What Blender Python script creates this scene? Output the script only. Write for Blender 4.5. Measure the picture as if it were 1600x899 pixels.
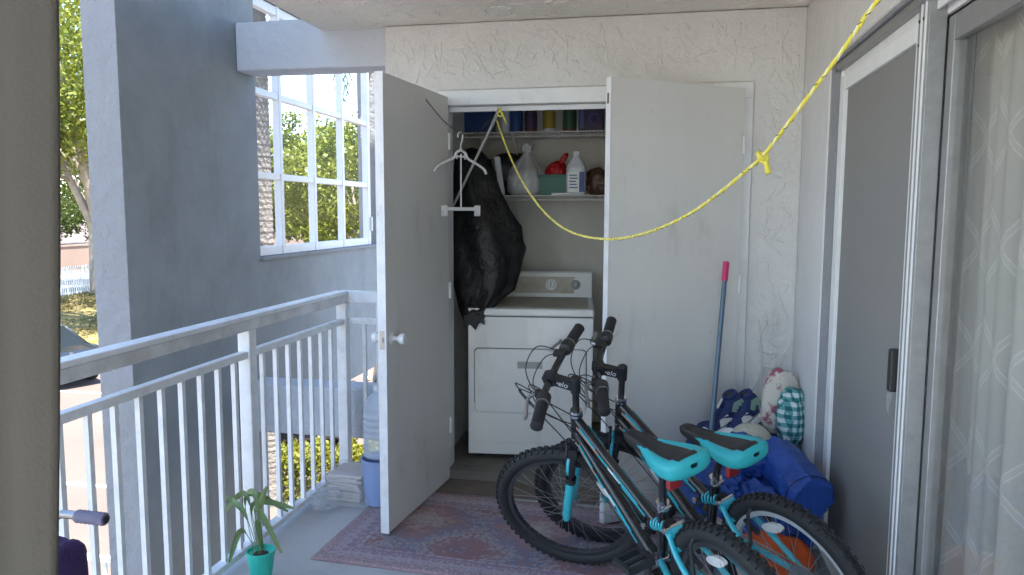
import bpy, bmesh, math, random
import numpy as np
from mathutils import Vector, Matrix, noise, Euler

for o in list(bpy.data.objects): bpy.data.objects.remove(o)
scn = bpy.context.scene
col = scn.collection
R = math.radians

# ------------------------------------------------------------------ camera
CAM = Vector((0, 0, 1.6)); YAW, PITCH, ROLL = R(11.2), R(5.85), R(0.19); FPX = 1155.6
_f = Vector((-math.sin(YAW)*math.cos(PITCH), math.cos(YAW)*math.cos(PITCH), -math.sin(PITCH)))
_r0 = Vector((math.cos(YAW), math.sin(YAW), 0)); _u0 = _r0.cross(_f)
_r = _r0*math.cos(ROLL) + _u0*math.sin(ROLL); _u = _u0*math.cos(ROLL) - _r0*math.sin(ROLL)
cd = bpy.data.cameras.new('camera'); cam = bpy.data.objects.new('camera', cd); col.objects.link(cam)
cd.sensor_width = 36; cd.lens = 26.0; cd.clip_start = 0.05; cd.clip_end = 2000
_m = Matrix((_r, _u, -_f)).transposed().to_4x4(); _m.translation = CAM; cam.matrix_world = _m
scn.camera = cam
# ------------------------------------------------------------------ light
SUN_AZ = (0.80, -0.60); SUN_EL = 70.0          # horizontal direction towards the sun, elevation
w = bpy.data.worlds.new('World'); scn.world = w; w.use_nodes = True
nt = w.node_tree; nt.nodes.clear()
sky = nt.nodes.new('ShaderNodeTexSky'); sky.sky_type = 'NISHITA'; sky.sun_disc = False
sky.sun_elevation = R(SUN_EL); sky.sun_rotation = math.atan2(SUN_AZ[0], SUN_AZ[1])
sky.air_density = 1.0; sky.dust_density = 0.05; sky.ozone_density = 1.0
bg = nt.nodes.new('ShaderNodeBackground'); bg.inputs['Strength'].default_value = 0.085
wo = nt.nodes.new('ShaderNodeOutputWorld')
nt.links.new(sky.outputs[0], bg.inputs[0]); nt.links.new(bg.outputs[0], wo.inputs[0])
sd = bpy.data.lights.new('sun', 'SUN'); sd.energy = 3.0; sd.angle = R(0.5); sd.color = (1, .95, .87)
sun = bpy.data.objects.new('sun', sd); col.objects.link(sun)
_sv = Vector((SUN_AZ[0]*math.cos(R(SUN_EL)), SUN_AZ[1]*math.cos(R(SUN_EL)), math.sin(R(SUN_EL))))
sun.rotation_euler = _sv.to_track_quat('Z', 'Y').to_euler(); sun.location = _sv*60
vs = scn.view_settings; vs.view_transform = 'Standard'; vs.look = 'None'; vs.gamma = 1; vs.use_curve_mapping = False
vs.exposure = 3.1
scn.render.engine = 'CYCLES'
scn.cycles.max_bounces = 10; scn.cycles.diffuse_bounces = 6; scn.cycles.transparent_max_bounces = 24

# ------------------------------------------------------------------ helpers
def ray(x, y): return _r*(x-800) + _u*(449.5-y) + _f*FPX
def at(x, y, ax, v):
    d = ray(x, y); i = 'XYZ'.index(ax); t = (v-CAM[i])/d[i]; return CAM + d*t
def atd(x, y, d): return CAM + ray(x, y)*(d/FPX)

MATS = {}
def mat(name, c, rough=.6, metal=0, bump=0, bscale=40, var=0, vscale=6, spec=.5, alpha=1, coat=0, trans=0, sub=None, detail=6, c2=None, bdist=.01):
    m = bpy.data.materials.new(name); m.use_nodes = True; n = m.node_tree.nodes; l = m.node_tree.links
    b = n['Principled BSDF']
    b.inputs['Base Color'].default_value = (*c, 1); b.inputs['Roughness'].default_value = rough
    b.inputs['Metallic'].default_value = metal; b.inputs['Specular IOR Level'].default_value = spec
    b.inputs['Alpha'].default_value = alpha; b.inputs['Coat Weight'].default_value = coat
    b.inputs['Transmission Weight'].default_value = trans
    tc = n.new('ShaderNodeTexCoord')
    if var or c2:
        t = n.new('ShaderNodeTexNoise'); t.inputs['Scale'].default_value = vscale; t.inputs['Detail'].default_value = detail; t.inputs['Roughness'].default_value = .65
        l.new(tc.outputs['Object'], t.inputs['Vector'])
        r = n.new('ShaderNodeValToRGB'); r.color_ramp.elements[0].position = .3; r.color_ramp.elements[1].position = .7
        a, z = (c, c2) if c2 else (tuple(x*(1-var) for x in c), tuple(min(1, x*(1+var)) for x in c))
        r.color_ramp.elements[0].color = (*a, 1); r.color_ramp.elements[1].color = (*z, 1)
        l.new(t.outputs['Fac'], r.inputs[0]); l.new(r.outputs[0], b.inputs['Base Color'])
        rr = n.new('ShaderNodeMapRange'); rr.inputs['To Min'].default_value = max(0.02, rough-.12); rr.inputs['To Max'].default_value = min(1, rough+.12)
        l.new(t.outputs['Fac'], rr.inputs['Value']); l.new(rr.outputs[0], b.inputs['Roughness'])
    if bump:
        t2 = n.new('ShaderNodeTexNoise'); t2.inputs['Scale'].default_value = bscale; t2.inputs['Detail'].default_value = 5
        l.new(tc.outputs['Object'], t2.inputs['Vector'])
        bp = n.new('ShaderNodeBump'); bp.inputs['Strength'].default_value = bump; bp.inputs['Distance'].default_value = bdist
        l.new(t2.outputs['Fac'], bp.inputs['Height']); l.new(bp.outputs[0], b.inputs['Normal'])
    MATS[name] = m; return m

def N(m): return m.node_tree.nodes, m.node_tree.links
def math_node(n, l, op, a, b=None):
    x = n.new('ShaderNodeMath'); x.operation = op
    for i, v in enumerate((a, b)):
        if v is None: continue
        if isinstance(v, (int, float)): x.inputs[i].default_value = v
        else: l.new(v, x.inputs[i])
    return x.outputs[0]

def stucco(name, c, ridge=1.0, fine=.5, var=.05, ridge_scale=3.2):
    """trowelled stucco: fine sand grain and curved raised trowel ridges"""
    m = mat(name, c, .9, var=var, vscale=2.5, spec=.25); n, l = N(m); b = n['Principled BSDF']
    tc = n.new('ShaderNodeTexCoord')
    mp = n.new('ShaderNodeMapping'); mp.inputs['Rotation'].default_value = (.3,.5,.4); mp.inputs['Scale'].default_value = (1.5,1,.75); l.new(tc.outputs['Object'], mp.inputs['Vector'])
    ns = n.new('ShaderNodeTexNoise'); ns.inputs['Scale'].default_value = ridge_scale*1.2; ns.inputs['Detail'].default_value = 4; ns.inputs['Distortion'].default_value = .9
    l.new(mp.outputs[0], ns.inputs['Vector'])
    dv = math_node(n, l, 'ABSOLUTE', math_node(n, l, 'SUBTRACT', ns.outputs['Fac'], .5))
    rg = n.new('ShaderNodeMapRange'); rg.inputs['From Min'].default_value = 0; rg.inputs['From Max'].default_value = .05; rg.inputs['To Min'].default_value = 1; rg.inputs['To Max'].default_value = 0
    l.new(dv, rg.inputs['Value'])
    mk = n.new('ShaderNodeTexNoise'); mk.inputs['Scale'].default_value = ridge_scale*1.3; mk.inputs['Detail'].default_value = 2
    l.new(tc.outputs['Object'], mk.inputs['Vector'])
    mr = n.new('ShaderNodeMapRange'); mr.inputs['From Min'].default_value = .5; mr.inputs['From Max'].default_value = .62
    l.new(mk.outputs['Fac'], mr.inputs['Value'])
    ridges = math_node(n, l, 'MULTIPLY', rg.outputs[0], mr.outputs[0])
    g = n.new('ShaderNodeTexNoise'); g.inputs['Scale'].default_value = 95; g.inputs['Detail'].default_value = 5
    l.new(tc.outputs['Object'], g.inputs['Vector'])
    g2 = n.new('ShaderNodeTexNoise'); g2.inputs['Scale'].default_value = 16; g2.inputs['Detail'].default_value = 5
    l.new(tc.outputs['Object'], g2.inputs['Vector'])
    h = math_node(n, l, 'ADD', math_node(n, l, 'MULTIPLY', ridges, ridge*.6), math_node(n, l, 'ADD', math_node(n, l, 'MULTIPLY', g.outputs['Fac'], fine*.35), math_node(n, l, 'MULTIPLY', g2.outputs['Fac'], fine)))
    bp = n.new('ShaderNodeBump'); bp.inputs['Strength'].default_value = 1; bp.inputs['Distance'].default_value = .02
    l.new(h, bp.inputs['Height']); l.new(bp.outputs[0], b.inputs['Normal'])
    return m

def grime(name, amount=.35, scale=3, stretch=(1,1,.25), tint=(.45,.42,.38), lo=.56, hi=.75):
    """stains and scuffs of fixed shape over a paint"""
    n, l = N(MATS[name]); b = n['Principled BSDF']; tc = n.new('ShaderNodeTexCoord')
    mp = n.new('ShaderNodeMapping'); mp.inputs['Scale'].default_value = stretch; l.new(tc.outputs['Object'], mp.inputs[0])
    t = n.new('ShaderNodeTexNoise'); t.inputs['Scale'].default_value = scale; t.inputs['Detail'].default_value = 9; t.inputs['Roughness'].default_value = .7; l.new(mp.outputs[0], t.inputs['Vector'])
    r = n.new('ShaderNodeMapRange'); r.inputs['From Min'].default_value = lo; r.inputs['From Max'].default_value = hi; r.inputs['To Max'].default_value = amount; l.new(t.outputs['Fac'], r.inputs['Value'])
    mx = n.new('ShaderNodeMix'); mx.data_type = 'RGBA'; mx.blend_type = 'MULTIPLY'; l.new(r.outputs[0], mx.inputs['Factor']); mx.inputs['B'].default_value = (*tint,1)
    s_ = b.inputs['Base Color']
    if s_.is_linked: l.new(s_.links[0].from_socket, mx.inputs['A'])
    else: mx.inputs['A'].default_value = s_.default_value
    l.new(mx.outputs['Result'], s_)

class MB:
    """mesh collector"""
    def __init__(s, xf=None): s.v = []; s.f = []; s.m = []; s.xf = xf; s.mi = 0
    def add(s, vs, fs):
        k = len(s.v); xf = s.xf
        s.v += [tuple(xf @ Vector(p)) if xf else tuple(p) for p in vs]
        s.f += [tuple(i+k for i in f) for f in fs]; s.m += [s.mi]*len(fs); return s
    def box(s, lo, hi):
        x0, y0, z0 = lo; x1, y1, z1 = hi
        return s.add([(x0,y0,z0),(x1,y0,z0),(x1,y1,z0),(x0,y1,z0),(x0,y0,z1),(x1,y0,z1),(x1,y1,z1),(x0,y1,z1)],
                     [(0,3,2,1),(4,5,6,7),(0,1,5,4),(1,2,6,5),(2,3,7,6),(3,0,4,7)])
    def obox(s, c, size, rot):
        """oriented box; rot is a 3x3 matrix"""
        c = Vector(c); h = Vector(size)/2
        vs = [c + rot @ Vector((sx*h.x, sy*h.y, sz*h.z)) for sz in (-1,1) for sx, sy in ((-1,-1),(1,-1),(1,1),(-1,1))]
        return s.add(vs, [(0,3,2,1),(4,5,6,7),(0,1,5,4),(1,2,6,5),(2,3,7,6),(3,0,4,7)])
    def bar(s, a, b, wdt, thk, up=(0,0,1)):
        a = Vector(a); b = Vector(b); d = (b-a); L = d.length; d.normalize()
        sx = d.cross(Vector(up))
        if sx.length < 1e-5: sx = d.cross(Vector((1,0,0)))
        sx.normalize(); uz = sx.cross(d)
        return s.obox((a+b)/2, (wdt, L, thk), Matrix((sx, d, uz)).transposed())
    def tube(s, pts, r, seg=8, cap=True, closed=False):
        pts = [Vector(p) for p in pts]; n = len(pts)
        rs = r if isinstance(r, (list, tuple)) else [r]*n
        vs = []; prev = None
        for i, p in enumerate(pts):
            if closed: t = pts[(i+1)%n]-pts[i-1]
            else: t = pts[min(i+1, n-1)]-pts[max(i-1, 0)]
            t.normalize()
            if prev is None:
                x = t.orthogonal().normalized()
            else:
                x = prev - t*prev.dot(t)
                x = x.normalized() if x.length > 1e-6 else t.orthogonal().normalized()
            prev = x; y = t.cross(x)
            for k in range(seg):
                a = 2*math.pi*k/seg; vs.append(p + (x*math.cos(a)+y*math.sin(a))*rs[i])
        fs = []
        for i in range(n if closed else n-1):
            j = (i+1)%n
            for k in range(seg):
                fs.append((i*seg+k, i*seg+(k+1)%seg, j*seg+(k+1)%seg, j*seg+k))
        if cap and not closed:
            fs.append(tuple(range(seg))[::-1]); fs.append(tuple((n-1)*seg+k for k in range(seg)))
        return s.add(vs, fs)
    def lathe(s, prof, o=(0,0,0), axis=(0,0,1), seg=24, cap=True):
        ax = Vector(axis).normalized(); x = ax.orthogonal().normalized(); y = ax.cross(x); o = Vector(o)
        vs = []; fs = []
        for r, h in prof:
            for k in range(seg):
                a = 2*math.pi*k/seg; vs.append(o + ax*h + (x*math.cos(a)+y*math.sin(a))*r)
        for i in range(len(prof)-1):
            for k in range(seg):
                fs.append((i*seg+k, i*seg+(k+1)%seg, (i+1)*seg+(k+1)%seg, (i+1)*seg+k))
        if cap:
            fs.append(tuple(range(seg))[::-1]); fs.append(tuple((len(prof)-1)*seg+k for k in range(seg)))
        return s.add(vs, fs)
    def torus(s, c, R_, r, axis, seg=48, rs=8, flat=1):
        ax = Vector(axis).normalized(); x = ax.orthogonal().normalized(); y = ax.cross(x); c = Vector(c)
        vs = []; fs = []
        for i in range(seg):
            a = 2*math.pi*i/seg; d = x*math.cos(a)+y*math.sin(a)
            for k in range(rs):
                b = 2*math.pi*k/rs; vs.append(c + d*(R_+r*math.cos(b)) + ax*(r*flat*math.sin(b)))
        for i in range(seg):
            for k in range(rs):
                fs.append((i*rs+k, ((i+1)%seg)*rs+k, ((i+1)%seg)*rs+(k+1)%rs, i*rs+(k+1)%rs))
        return s.add(vs, fs)
    def loft(s, rings, closed=True, caps=True):
        n = len(rings[0]); vs = [p for r in rings for p in r]; fs = []
        for i in range(len(rings)-1):
            for k in range(n if closed else n-1):
                fs.append((i*n+k, i*n+(k+1)%n, (i+1)*n+(k+1)%n, (i+1)*n+k))
        if caps and closed:
            fs.append(tuple(range(n))[::-1]); fs.append(tuple((len(rings)-1)*n+k for k in range(n)))
        return s.add(vs, fs)
    def blob(s, c, size, rot=None, amp=.06, freq=2.5, seed=0, p=3.0, res=10, crease=0):
        """soft rounded-box lump with uneven surface"""
        rot = rot or Matrix.Identity(3); c = Vector(c); idx = {}; vs = []; fs = []
        def vert(q):
            k = tuple(round(x*1000) for x in q)
            if k in idx: return idx[k]
            d = Vector(q); L = (abs(d.x)**p+abs(d.y)**p+abs(d.z)**p)**(1/p); e = d/L
            w_ = 1 + amp*noise.noise(e*freq+Vector((seed*7.1, seed*3.3, seed)))*2 + amp*.6*noise.noise(e*freq*2.7+Vector((seed, 5, seed*2)))
            if crease: w_ -= crease*(.6*abs(noise.noise(e*freq*1.6+Vector((3, seed*4.4, 1))))+.8*max(0,1-7*abs(noise.noise(e*freq*1.1+Vector((9, seed*2.4, 5)))))*.35+.5*max(0,1-6*abs(noise.noise(e*freq*2.3+Vector((2, seed*1.4, 8)))))*.25)
            vs.append(c + rot @ Vector((e.x*size[0]/2*w_, e.y*size[1]/2*w_, e.z*size[2]/2*w_)))
            idx[k] = len(vs)-1; return idx[k]
        for ax in range(3):
            for sg in (-1, 1):
                for i in range(res):
                    for j in range(res):
                        qs = []
                        for a, b in ((i,j),(i+1,j),(i+1,j+1),(i,j+1)):
                            q = [0,0,0]; q[ax] = sg; q[(ax+1)%3] = (a/res*2-1); q[(ax+2)%3] = (b/res*2-1); qs.append(vert(q))
                        fs.append(tuple(qs if sg > 0 else qs[::-1]))
        return s.add(vs, fs)
    def build(s, name, m, parent=None, smooth=False, bevel=0, seg=2, auto=None):
        me = bpy.data.meshes.new(name); me.from_pydata(s.v, [], s.f)
        ms = m if isinstance(m, (list, tuple)) else [m]
        for x in ms: me.materials.append(MATS[x] if isinstance(x, str) else x)
        if len(ms) > 1: me.polygons.foreach_set('material_index', s.m)
        if smooth: me.polygons.foreach_set('use_smooth', [True]*len(me.polygons))
        me.update()
        if name in ('saddle','saddle_cover','body') and smooth:
            bm = bmesh.new(); bm.from_mesh(me); bmesh.ops.remove_doubles(bm, verts=bm.verts, dist=1e-5); bm.to_mesh(me); bm.free()
        if smooth and auto: me.set_sharp_from_angle(angle=R(auto))
        o = bpy.data.objects.new(name, me); col.objects.link(o)
        if parent is not None:
            o.parent = parent
            if parent.get('_world'): o.location = -Vector(parent['_world'])
        if bevel:
            b = o.modifiers.new('bevel', 'BEVEL'); b.width = bevel; b.segments = seg; b.limit_method = 'ANGLE'; b.angle_limit = R(40)
        return o

def thing(name, label, cat, loc=None, group=None):
    """Empty at the base of a thing. With loc given, its parts are written in world coordinates."""
    o = bpy.data.objects.new(name, None); col.objects.link(o); o.empty_display_size = .1
    o['label'] = label; o['category'] = cat
    if group: o['group'] = group
    if loc is not None: o.location = loc; o['_world'] = tuple(loc)
    return o
def tag(o, label, cat, group=None):
    o['label'] = label; o['category'] = cat
    if group: o['group'] = group
    return o
def struct(o): o['kind'] = 'structure'; return o
def stuff(o, label=None, cat=None):
    o['kind'] = 'stuff'
    if label: o['label'] = label; o['category'] = cat
    return o
def piece(mesh_ob, parent, loc, name=None, rot=None):
    """a further copy of a part, sharing its mesh"""
    o = mesh_ob.copy(); col.objects.link(o); o.parent = parent; o.location = loc
    if rot is not None: o.rotation_euler = rot
    return o
def rz(a): return Matrix.Rotation(a, 3, 'Z')
def rot3(x=0, y=0, z=0): return Euler((R(x), R(y), R(z))).to_matrix()
def spline(pts, n=8):
    P = [Vector(p) for p in pts]; out = []
    for i in range(len(P)-1):
        a = P[max(i-1,0)]; b = P[i]; c = P[i+1]; d = P[min(i+2,len(P)-1)]
        for k in range(n):
            t = k/n
            out.append(.5*((2*b)+(c-a)*t+(2*a-5*b+4*c-d)*t*t+(3*b-a-3*c+d)*t**3))
    return out+[P[-1]]
def quads(name, V, m, parent=None):
    """V: (n,4,3) array of quads -> one mesh"""
    V = np.asarray(V, dtype=np.float32); n = len(V)
    me = bpy.data.meshes.new(name); me.vertices.add(n*4); me.vertices.foreach_set('co', V.reshape(-1))
    me.loops.add(n*4); me.loops.foreach_set('vertex_index', np.arange(n*4, dtype=np.int32))
    me.polygons.add(n); me.polygons.foreach_set('loop_start', np.arange(0, n*4, 4, dtype=np.int32))
    me.polygons.foreach_set('loop_total', np.full(n, 4, dtype=np.int32))
    me.materials.append(MATS[m]); me.update(calc_edges=True)
    o = bpy.data.objects.new(name, me); col.objects.link(o)
    if parent is not None:
        o.parent = parent
        if parent.get('_world'): o.location = -Vector(parent['_world'])
    return o
def leaves(centres, size, rng, ratio=.5, up=.3):
    """leaf quads (diamond-ish) at centres with random orientation"""
    n = len(centres); d = rng.normal(size=(n,3)); d /= np.linalg.norm(d, axis=1)[:,None]
    q = rng.normal(size=(n,3)); q[:,2] += up; s_ = np.cross(d, q); s_ /= np.linalg.norm(s_, axis=1)[:,None]
    L = size*rng.uniform(.6, 1.3, (n,1)); W_ = L*ratio
    c = np.asarray(centres)
    return np.stack([c-d*L*.5, c+s_*W_*.5, c+d*L*.5, c-s_*W_*.5], axis=1)

# ------------------------------------------------------------------ materials
stucco('wall_paint', (.665,.658,.645), 0, .75)
stucco('ceiling_paint', (.86,.825,.74), 0, 1.0, ridge_scale=5)
stucco('side_paint', (.64,.635,.64), 0, .35)
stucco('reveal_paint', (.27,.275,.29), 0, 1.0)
stucco('tower_light_lifted', (.56,.59,.645), 0, .7)  # tower's light paint, lifted to offset the shade under the ceiling
stucco('tower_light', (.275,.28,.29), 0, .8)
mat('tower_dark', (.25,.272,.285), .8, var=.16, vscale=3, bump=.25, bscale=70)
mat('trim_white', (.74,.75,.76), .45, var=.05, vscale=9, bump=.05, bscale=60)
mat('door_paint', (.67,.67,.645), .5, var=.035, vscale=2.2, bump=.06, bscale=25)
mat('door_edge', (.74,.75,.77), .5, var=.10, vscale=14)
mat('rail_white', (.74,.76,.78), .42, var=.10, vscale=12, bump=.12, bscale=45)
mat('rail_weathered', (.60,.60,.60), .6, var=.22, vscale=7, bump=.2, bscale=50)
mat('window_white', (.74,.75,.78), .4, var=.06, vscale=10)
mat('aluminium', (.31,.31,.31), .42, metal=.55, var=.12, vscale=18)
mat('white_alu', (.78,.79,.80), .38, var=.05, vscale=14)
mat('black_rubber', (.016,.016,.018), .7, bump=.15, bscale=120)
mat('black_paint', (.012,.012,.014), .25, coat=.5)
mat('black_plastic', (.02,.02,.022), .5, bump=.1, bscale=150)
mat('teal_paint', (.035,.43,.52), .28, coat=.5, var=.06, vscale=8)
mat('teal_vinyl', (.03,.42,.46), .45, bump=.08, bscale=180)
mat('white_decal', (.75,.78,.8), .35)
mat('bronze_decal', (.42,.27,.22), .35)
mat('chrome', (.75,.75,.76), .18, metal=1)
mat('steel', (.45,.45,.46), .35, metal=1)
mat('rim_silver', (.62,.63,.64), .34, metal=.4, var=.05, vscale=20)
mat('rim_dark', (.05,.05,.055), .35, metal=.3)
mat('red_reflector', (.30,.012,.015), .15, coat=.8)
mat('white_reflector', (.7,.7,.68), .2, coat=.8, bump=.4, bscale=300)
mat('appliance_white', (.80,.80,.78), .33, coat=.25, var=.03, vscale=4)
mat('appliance_dirty', (.58,.55,.48), .45, c2=(.40,.34,.25), vscale=7)
mat('appliance_gap', (.08,.08,.08), .8)
mat('knob_grey', (.35,.35,.35), .4)
mat('closet_wall', (.62,.60,.55), .85, var=.12, vscale=3, bump=.1)
mat('closet_floor', (.20,.18,.155), .8, c2=(.11,.097,.083), vscale=5, bump=.2, bscale=50)
mat('bin_bag', (.013,.013,.014), .48, bump=.8, bscale=11, bdist=.03)
mat('clear_bag', (.75,.76,.77), .3, alpha=.55, bump=.8, bscale=28, bdist=.02)
mat('blue_tarp', (.018,.075,.34), .5, var=.18, vscale=7, bump=.5, bscale=14, bdist=.02)
mat('orange_cloth', (.62,.10,.02), .55, var=.15, vscale=9, bump=.5, bscale=18)
mat('navy', (.015,.03,.12), .7, bump=.2, bscale=140)
mat('shoe_white', (.72,.72,.70), .5, var=.05)
mat('shoe_green', (.22,.34,.27), .6)
mat('cream', (.58,.55,.46), .6, c2=(.50,.50,.36), vscale=5)
mat('red_cloth', (.42,.012,.014), .5, bump=.6, bscale=22, bdist=.02)
mat('crate_green', (.03,.14,.11), .5)
mat('wire_white', (.55,.55,.53), .4)
mat('yellow_rope', (.72,.62,.08), .6, bump=.3, bscale=300)
mat('rope_dark', (.05,.05,.03), .7)
mat('rope_light', (.75,.73,.45), .6)
mat('pink_grip', (.55,.02,.12), .45)
mat('mop_pole', (.10,.15,.20), .35, metal=.3)
mat('bucket_blue', (.32,.42,.70), .4, alpha=.85)
mat('jug_plastic', (.62,.70,.82), .12, alpha=.42, bump=.05)
mat('paper', (.62,.55,.52), .75, var=.12, vscale=20)
mat('wrap', (.78,.82,.86), .18, alpha=.20, bump=1, bscale=30, bdist=.02)
mat('pot_teal', (.03,.52,.41), .4, var=.05)
mat('leaf_plant', (.09,.16,.05), .45, c2=(.16,.24,.09), vscale=12)
mat('soil', (.05,.035,.025), .95, bump=.5)
mat('purple_cloth', (.045,.02,.10), .75, bump=.3, bscale=60)
mat('foam_grey', (.20,.19,.27), .8, var=.15, vscale=40, bump=.4, bscale=90)
mat('drape', (.060,.050,.034), .85, var=.10, vscale=4, bump=.2, bscale=260)
mat('bottle_white', (.62,.64,.67), .3, var=.03)
mat('bottle_blue', (.02,.06,.19), .35)
mat('label_navy', (.06,.10,.26), .5)
mat('can_yellow', (.30,.23,.03), .4)
mat('can_green', (.03,.09,.04), .4)
mat('box_purple', (.05,.025,.08), .5)
mat('bottle_brown', (.10,.05,.03), .4)
mat('screen_door_mesh', (.27,.265,.26), .8, alpha=.86)
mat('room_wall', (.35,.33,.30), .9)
mat('floor_paint', (.43,.44,.45), .55, c2=(.52,.525,.53), vscale=2.6, bump=.12, bscale=30, detail=9)
grime('door_paint', .35, 5, (1,1,.35)); grime('door_paint', .3, 26, (1,1,1), (.5,.48,.45), .62, .72)
grime('door_edge', .6, 18, (1,1,.3)); grime('tower_dark', .5, 2.2, (1,1,.3), (.6,.6,.62)); grime('tower_dark', .5, 9, (1,1,.6), (1.25,1.27,1.3), .6, .75)
grime('tower_light', .35, 4, (1,1,.4)); grime('rail_white', .5, 11, (1,1,.5)); grime('rail_weathered', .6, 9, (1,1,1), (.5,.45,.4)); grime('side_paint', .3, 3, (1,1,.4)); grime('wall_paint', .22, 2.5, (1,1,.5))
grime('floor_paint', .5, 3, (1,1,1), (.6,.58,.55), .5, .72); grime('floor_paint', .5, 14, (1,1,1), (1.4,1.4,1.4), .62, .74); grime('appliance_white', .35, 5, (1,1,.4), (.6,.55,.45)); grime('trim_white', .4, 12, (1,1,.5))
# outside
mat('pavement', (.105,.076,.063), .9, c2=(.14,.106,.089), vscale=.35, bump=.3, bscale=12, detail=10)
mat('road_grey', (.13,.13,.13), .9, var=.15, vscale=.8)
mat('street', (.20,.185,.17), .9, var=.06, vscale=.4)
mat('line_white', (.78,.77,.74), .7, var=.06, vscale=5)
mat('kerb_yellow', (.60,.42,.06), .8, var=.15, vscale=3)
mat('lawn', (.15,.12,.036), .95, c2=(.22,.165,.055), vscale=1.1, bump=.6, bscale=20, detail=10)
mat('fence_white', (.78,.78,.76), .5)
mat('far_wall', (.26,.185,.145), .9, var=.08, vscale=.6)
mat('bark', (.22,.18,.145), .95, c2=(.34,.30,.25), vscale=3, bump=.8, bscale=14, bdist=.03)
mat('palm_bark', (.13,.112,.098), .95, c2=(.21,.185,.16), vscale=4, bump=.9, bscale=18, bdist=.04)
mat('car_black', (.012,.014,.02), .2, coat=1)
mat('car_tan', (.46,.38,.28), .25, coat=1)
mat('car_glass', (.012,.016,.02), .25, spec=.18)
mat('car_lamp', (.70,.70,.68), .1, coat=1)
mat('car_lamp_red', (.35,.02,.02), .15, coat=1)
mat('tyre', (.02,.02,.02), .85)
mat('plate', (.72,.74,.72), .4)
mat('unseen_overhang_dark', (.10,.10,.105), .9)

def foliage(name, a, b, transl=.35):
    m = bpy.data.materials.new(name); m.use_nodes = True; n, l = N(m); n.clear()
    out = n.new('ShaderNodeOutputMaterial'); g = n.new('ShaderNodeNewGeometry')
    rp = n.new('ShaderNodeValToRGB'); rp.color_ramp.elements[0].color = (*a, 1); rp.color_ramp.elements[1].color = (*b, 1)
    l.new(g.outputs['Random Per Island'], rp.inputs[0])
    d = n.new('ShaderNodeBsdfPrincipled'); d.inputs['Roughness'].default_value = .5; t = n.new('ShaderNodeBsdfTranslucent'); mx = n.new('ShaderNodeMixShader')
    mx.inputs[0].default_value = transl
    l.new(rp.outputs[0], d.inputs['Base Color']); l.new(rp.outputs[0], t.inputs[0]); l.new(d.outputs[0], mx.inputs[1]); l.new(t.outputs[0], mx.inputs[2]); l.new(mx.outputs[0], out.inputs[0])
    MATS[name] = m
foliage('leaf_lime', (.09,.125,.010), (.20,.215,.024))
foliage('leaf_olive', (.065,.10,.014), (.17,.20,.03))
foliage('leaf_deep', (.04,.07,.018), (.11,.145,.035))
foliage('leaf_hedge', (.10,.115,.008), (.21,.20,.018))
foliage('palm_leaf', (.03,.06,.04), (.08,.12,.09))
foliage('grass_blade', (.13,.105,.026), (.23,.17,.055), .2)

def glass_mat(name, tint=(1,1,1), refl=.06):
    m = bpy.data.materials.new(name); m.use_nodes = True; n, l = N(m); n.clear()
    out = n.new('ShaderNodeOutputMaterial'); t = n.new('ShaderNodeBsdfTransparent'); t.inputs[0].default_value = (*tint, 1)
    g = n.new('ShaderNodeBsdfGlossy'); g.inputs['Roughness'].default_value = .03
    fr = n.new('ShaderNodeFresnel'); fr.inputs['IOR'].default_value = 1.42; mx = n.new('ShaderNodeMixShader')
    l.new(math_node(n, l, 'MULTIPLY', fr.outputs[0], refl), mx.inputs[0]); l.new(t.outputs[0], mx.inputs[1]); l.new(g.outputs[0], mx.inputs[2]); l.new(mx.outputs[0], out.inputs[0])
    MATS[name] = m
glass_mat('pane_glass', (.98,.985,.99), .012)
glass_mat('door_glass', (.97,.97,.96), .3)

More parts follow.
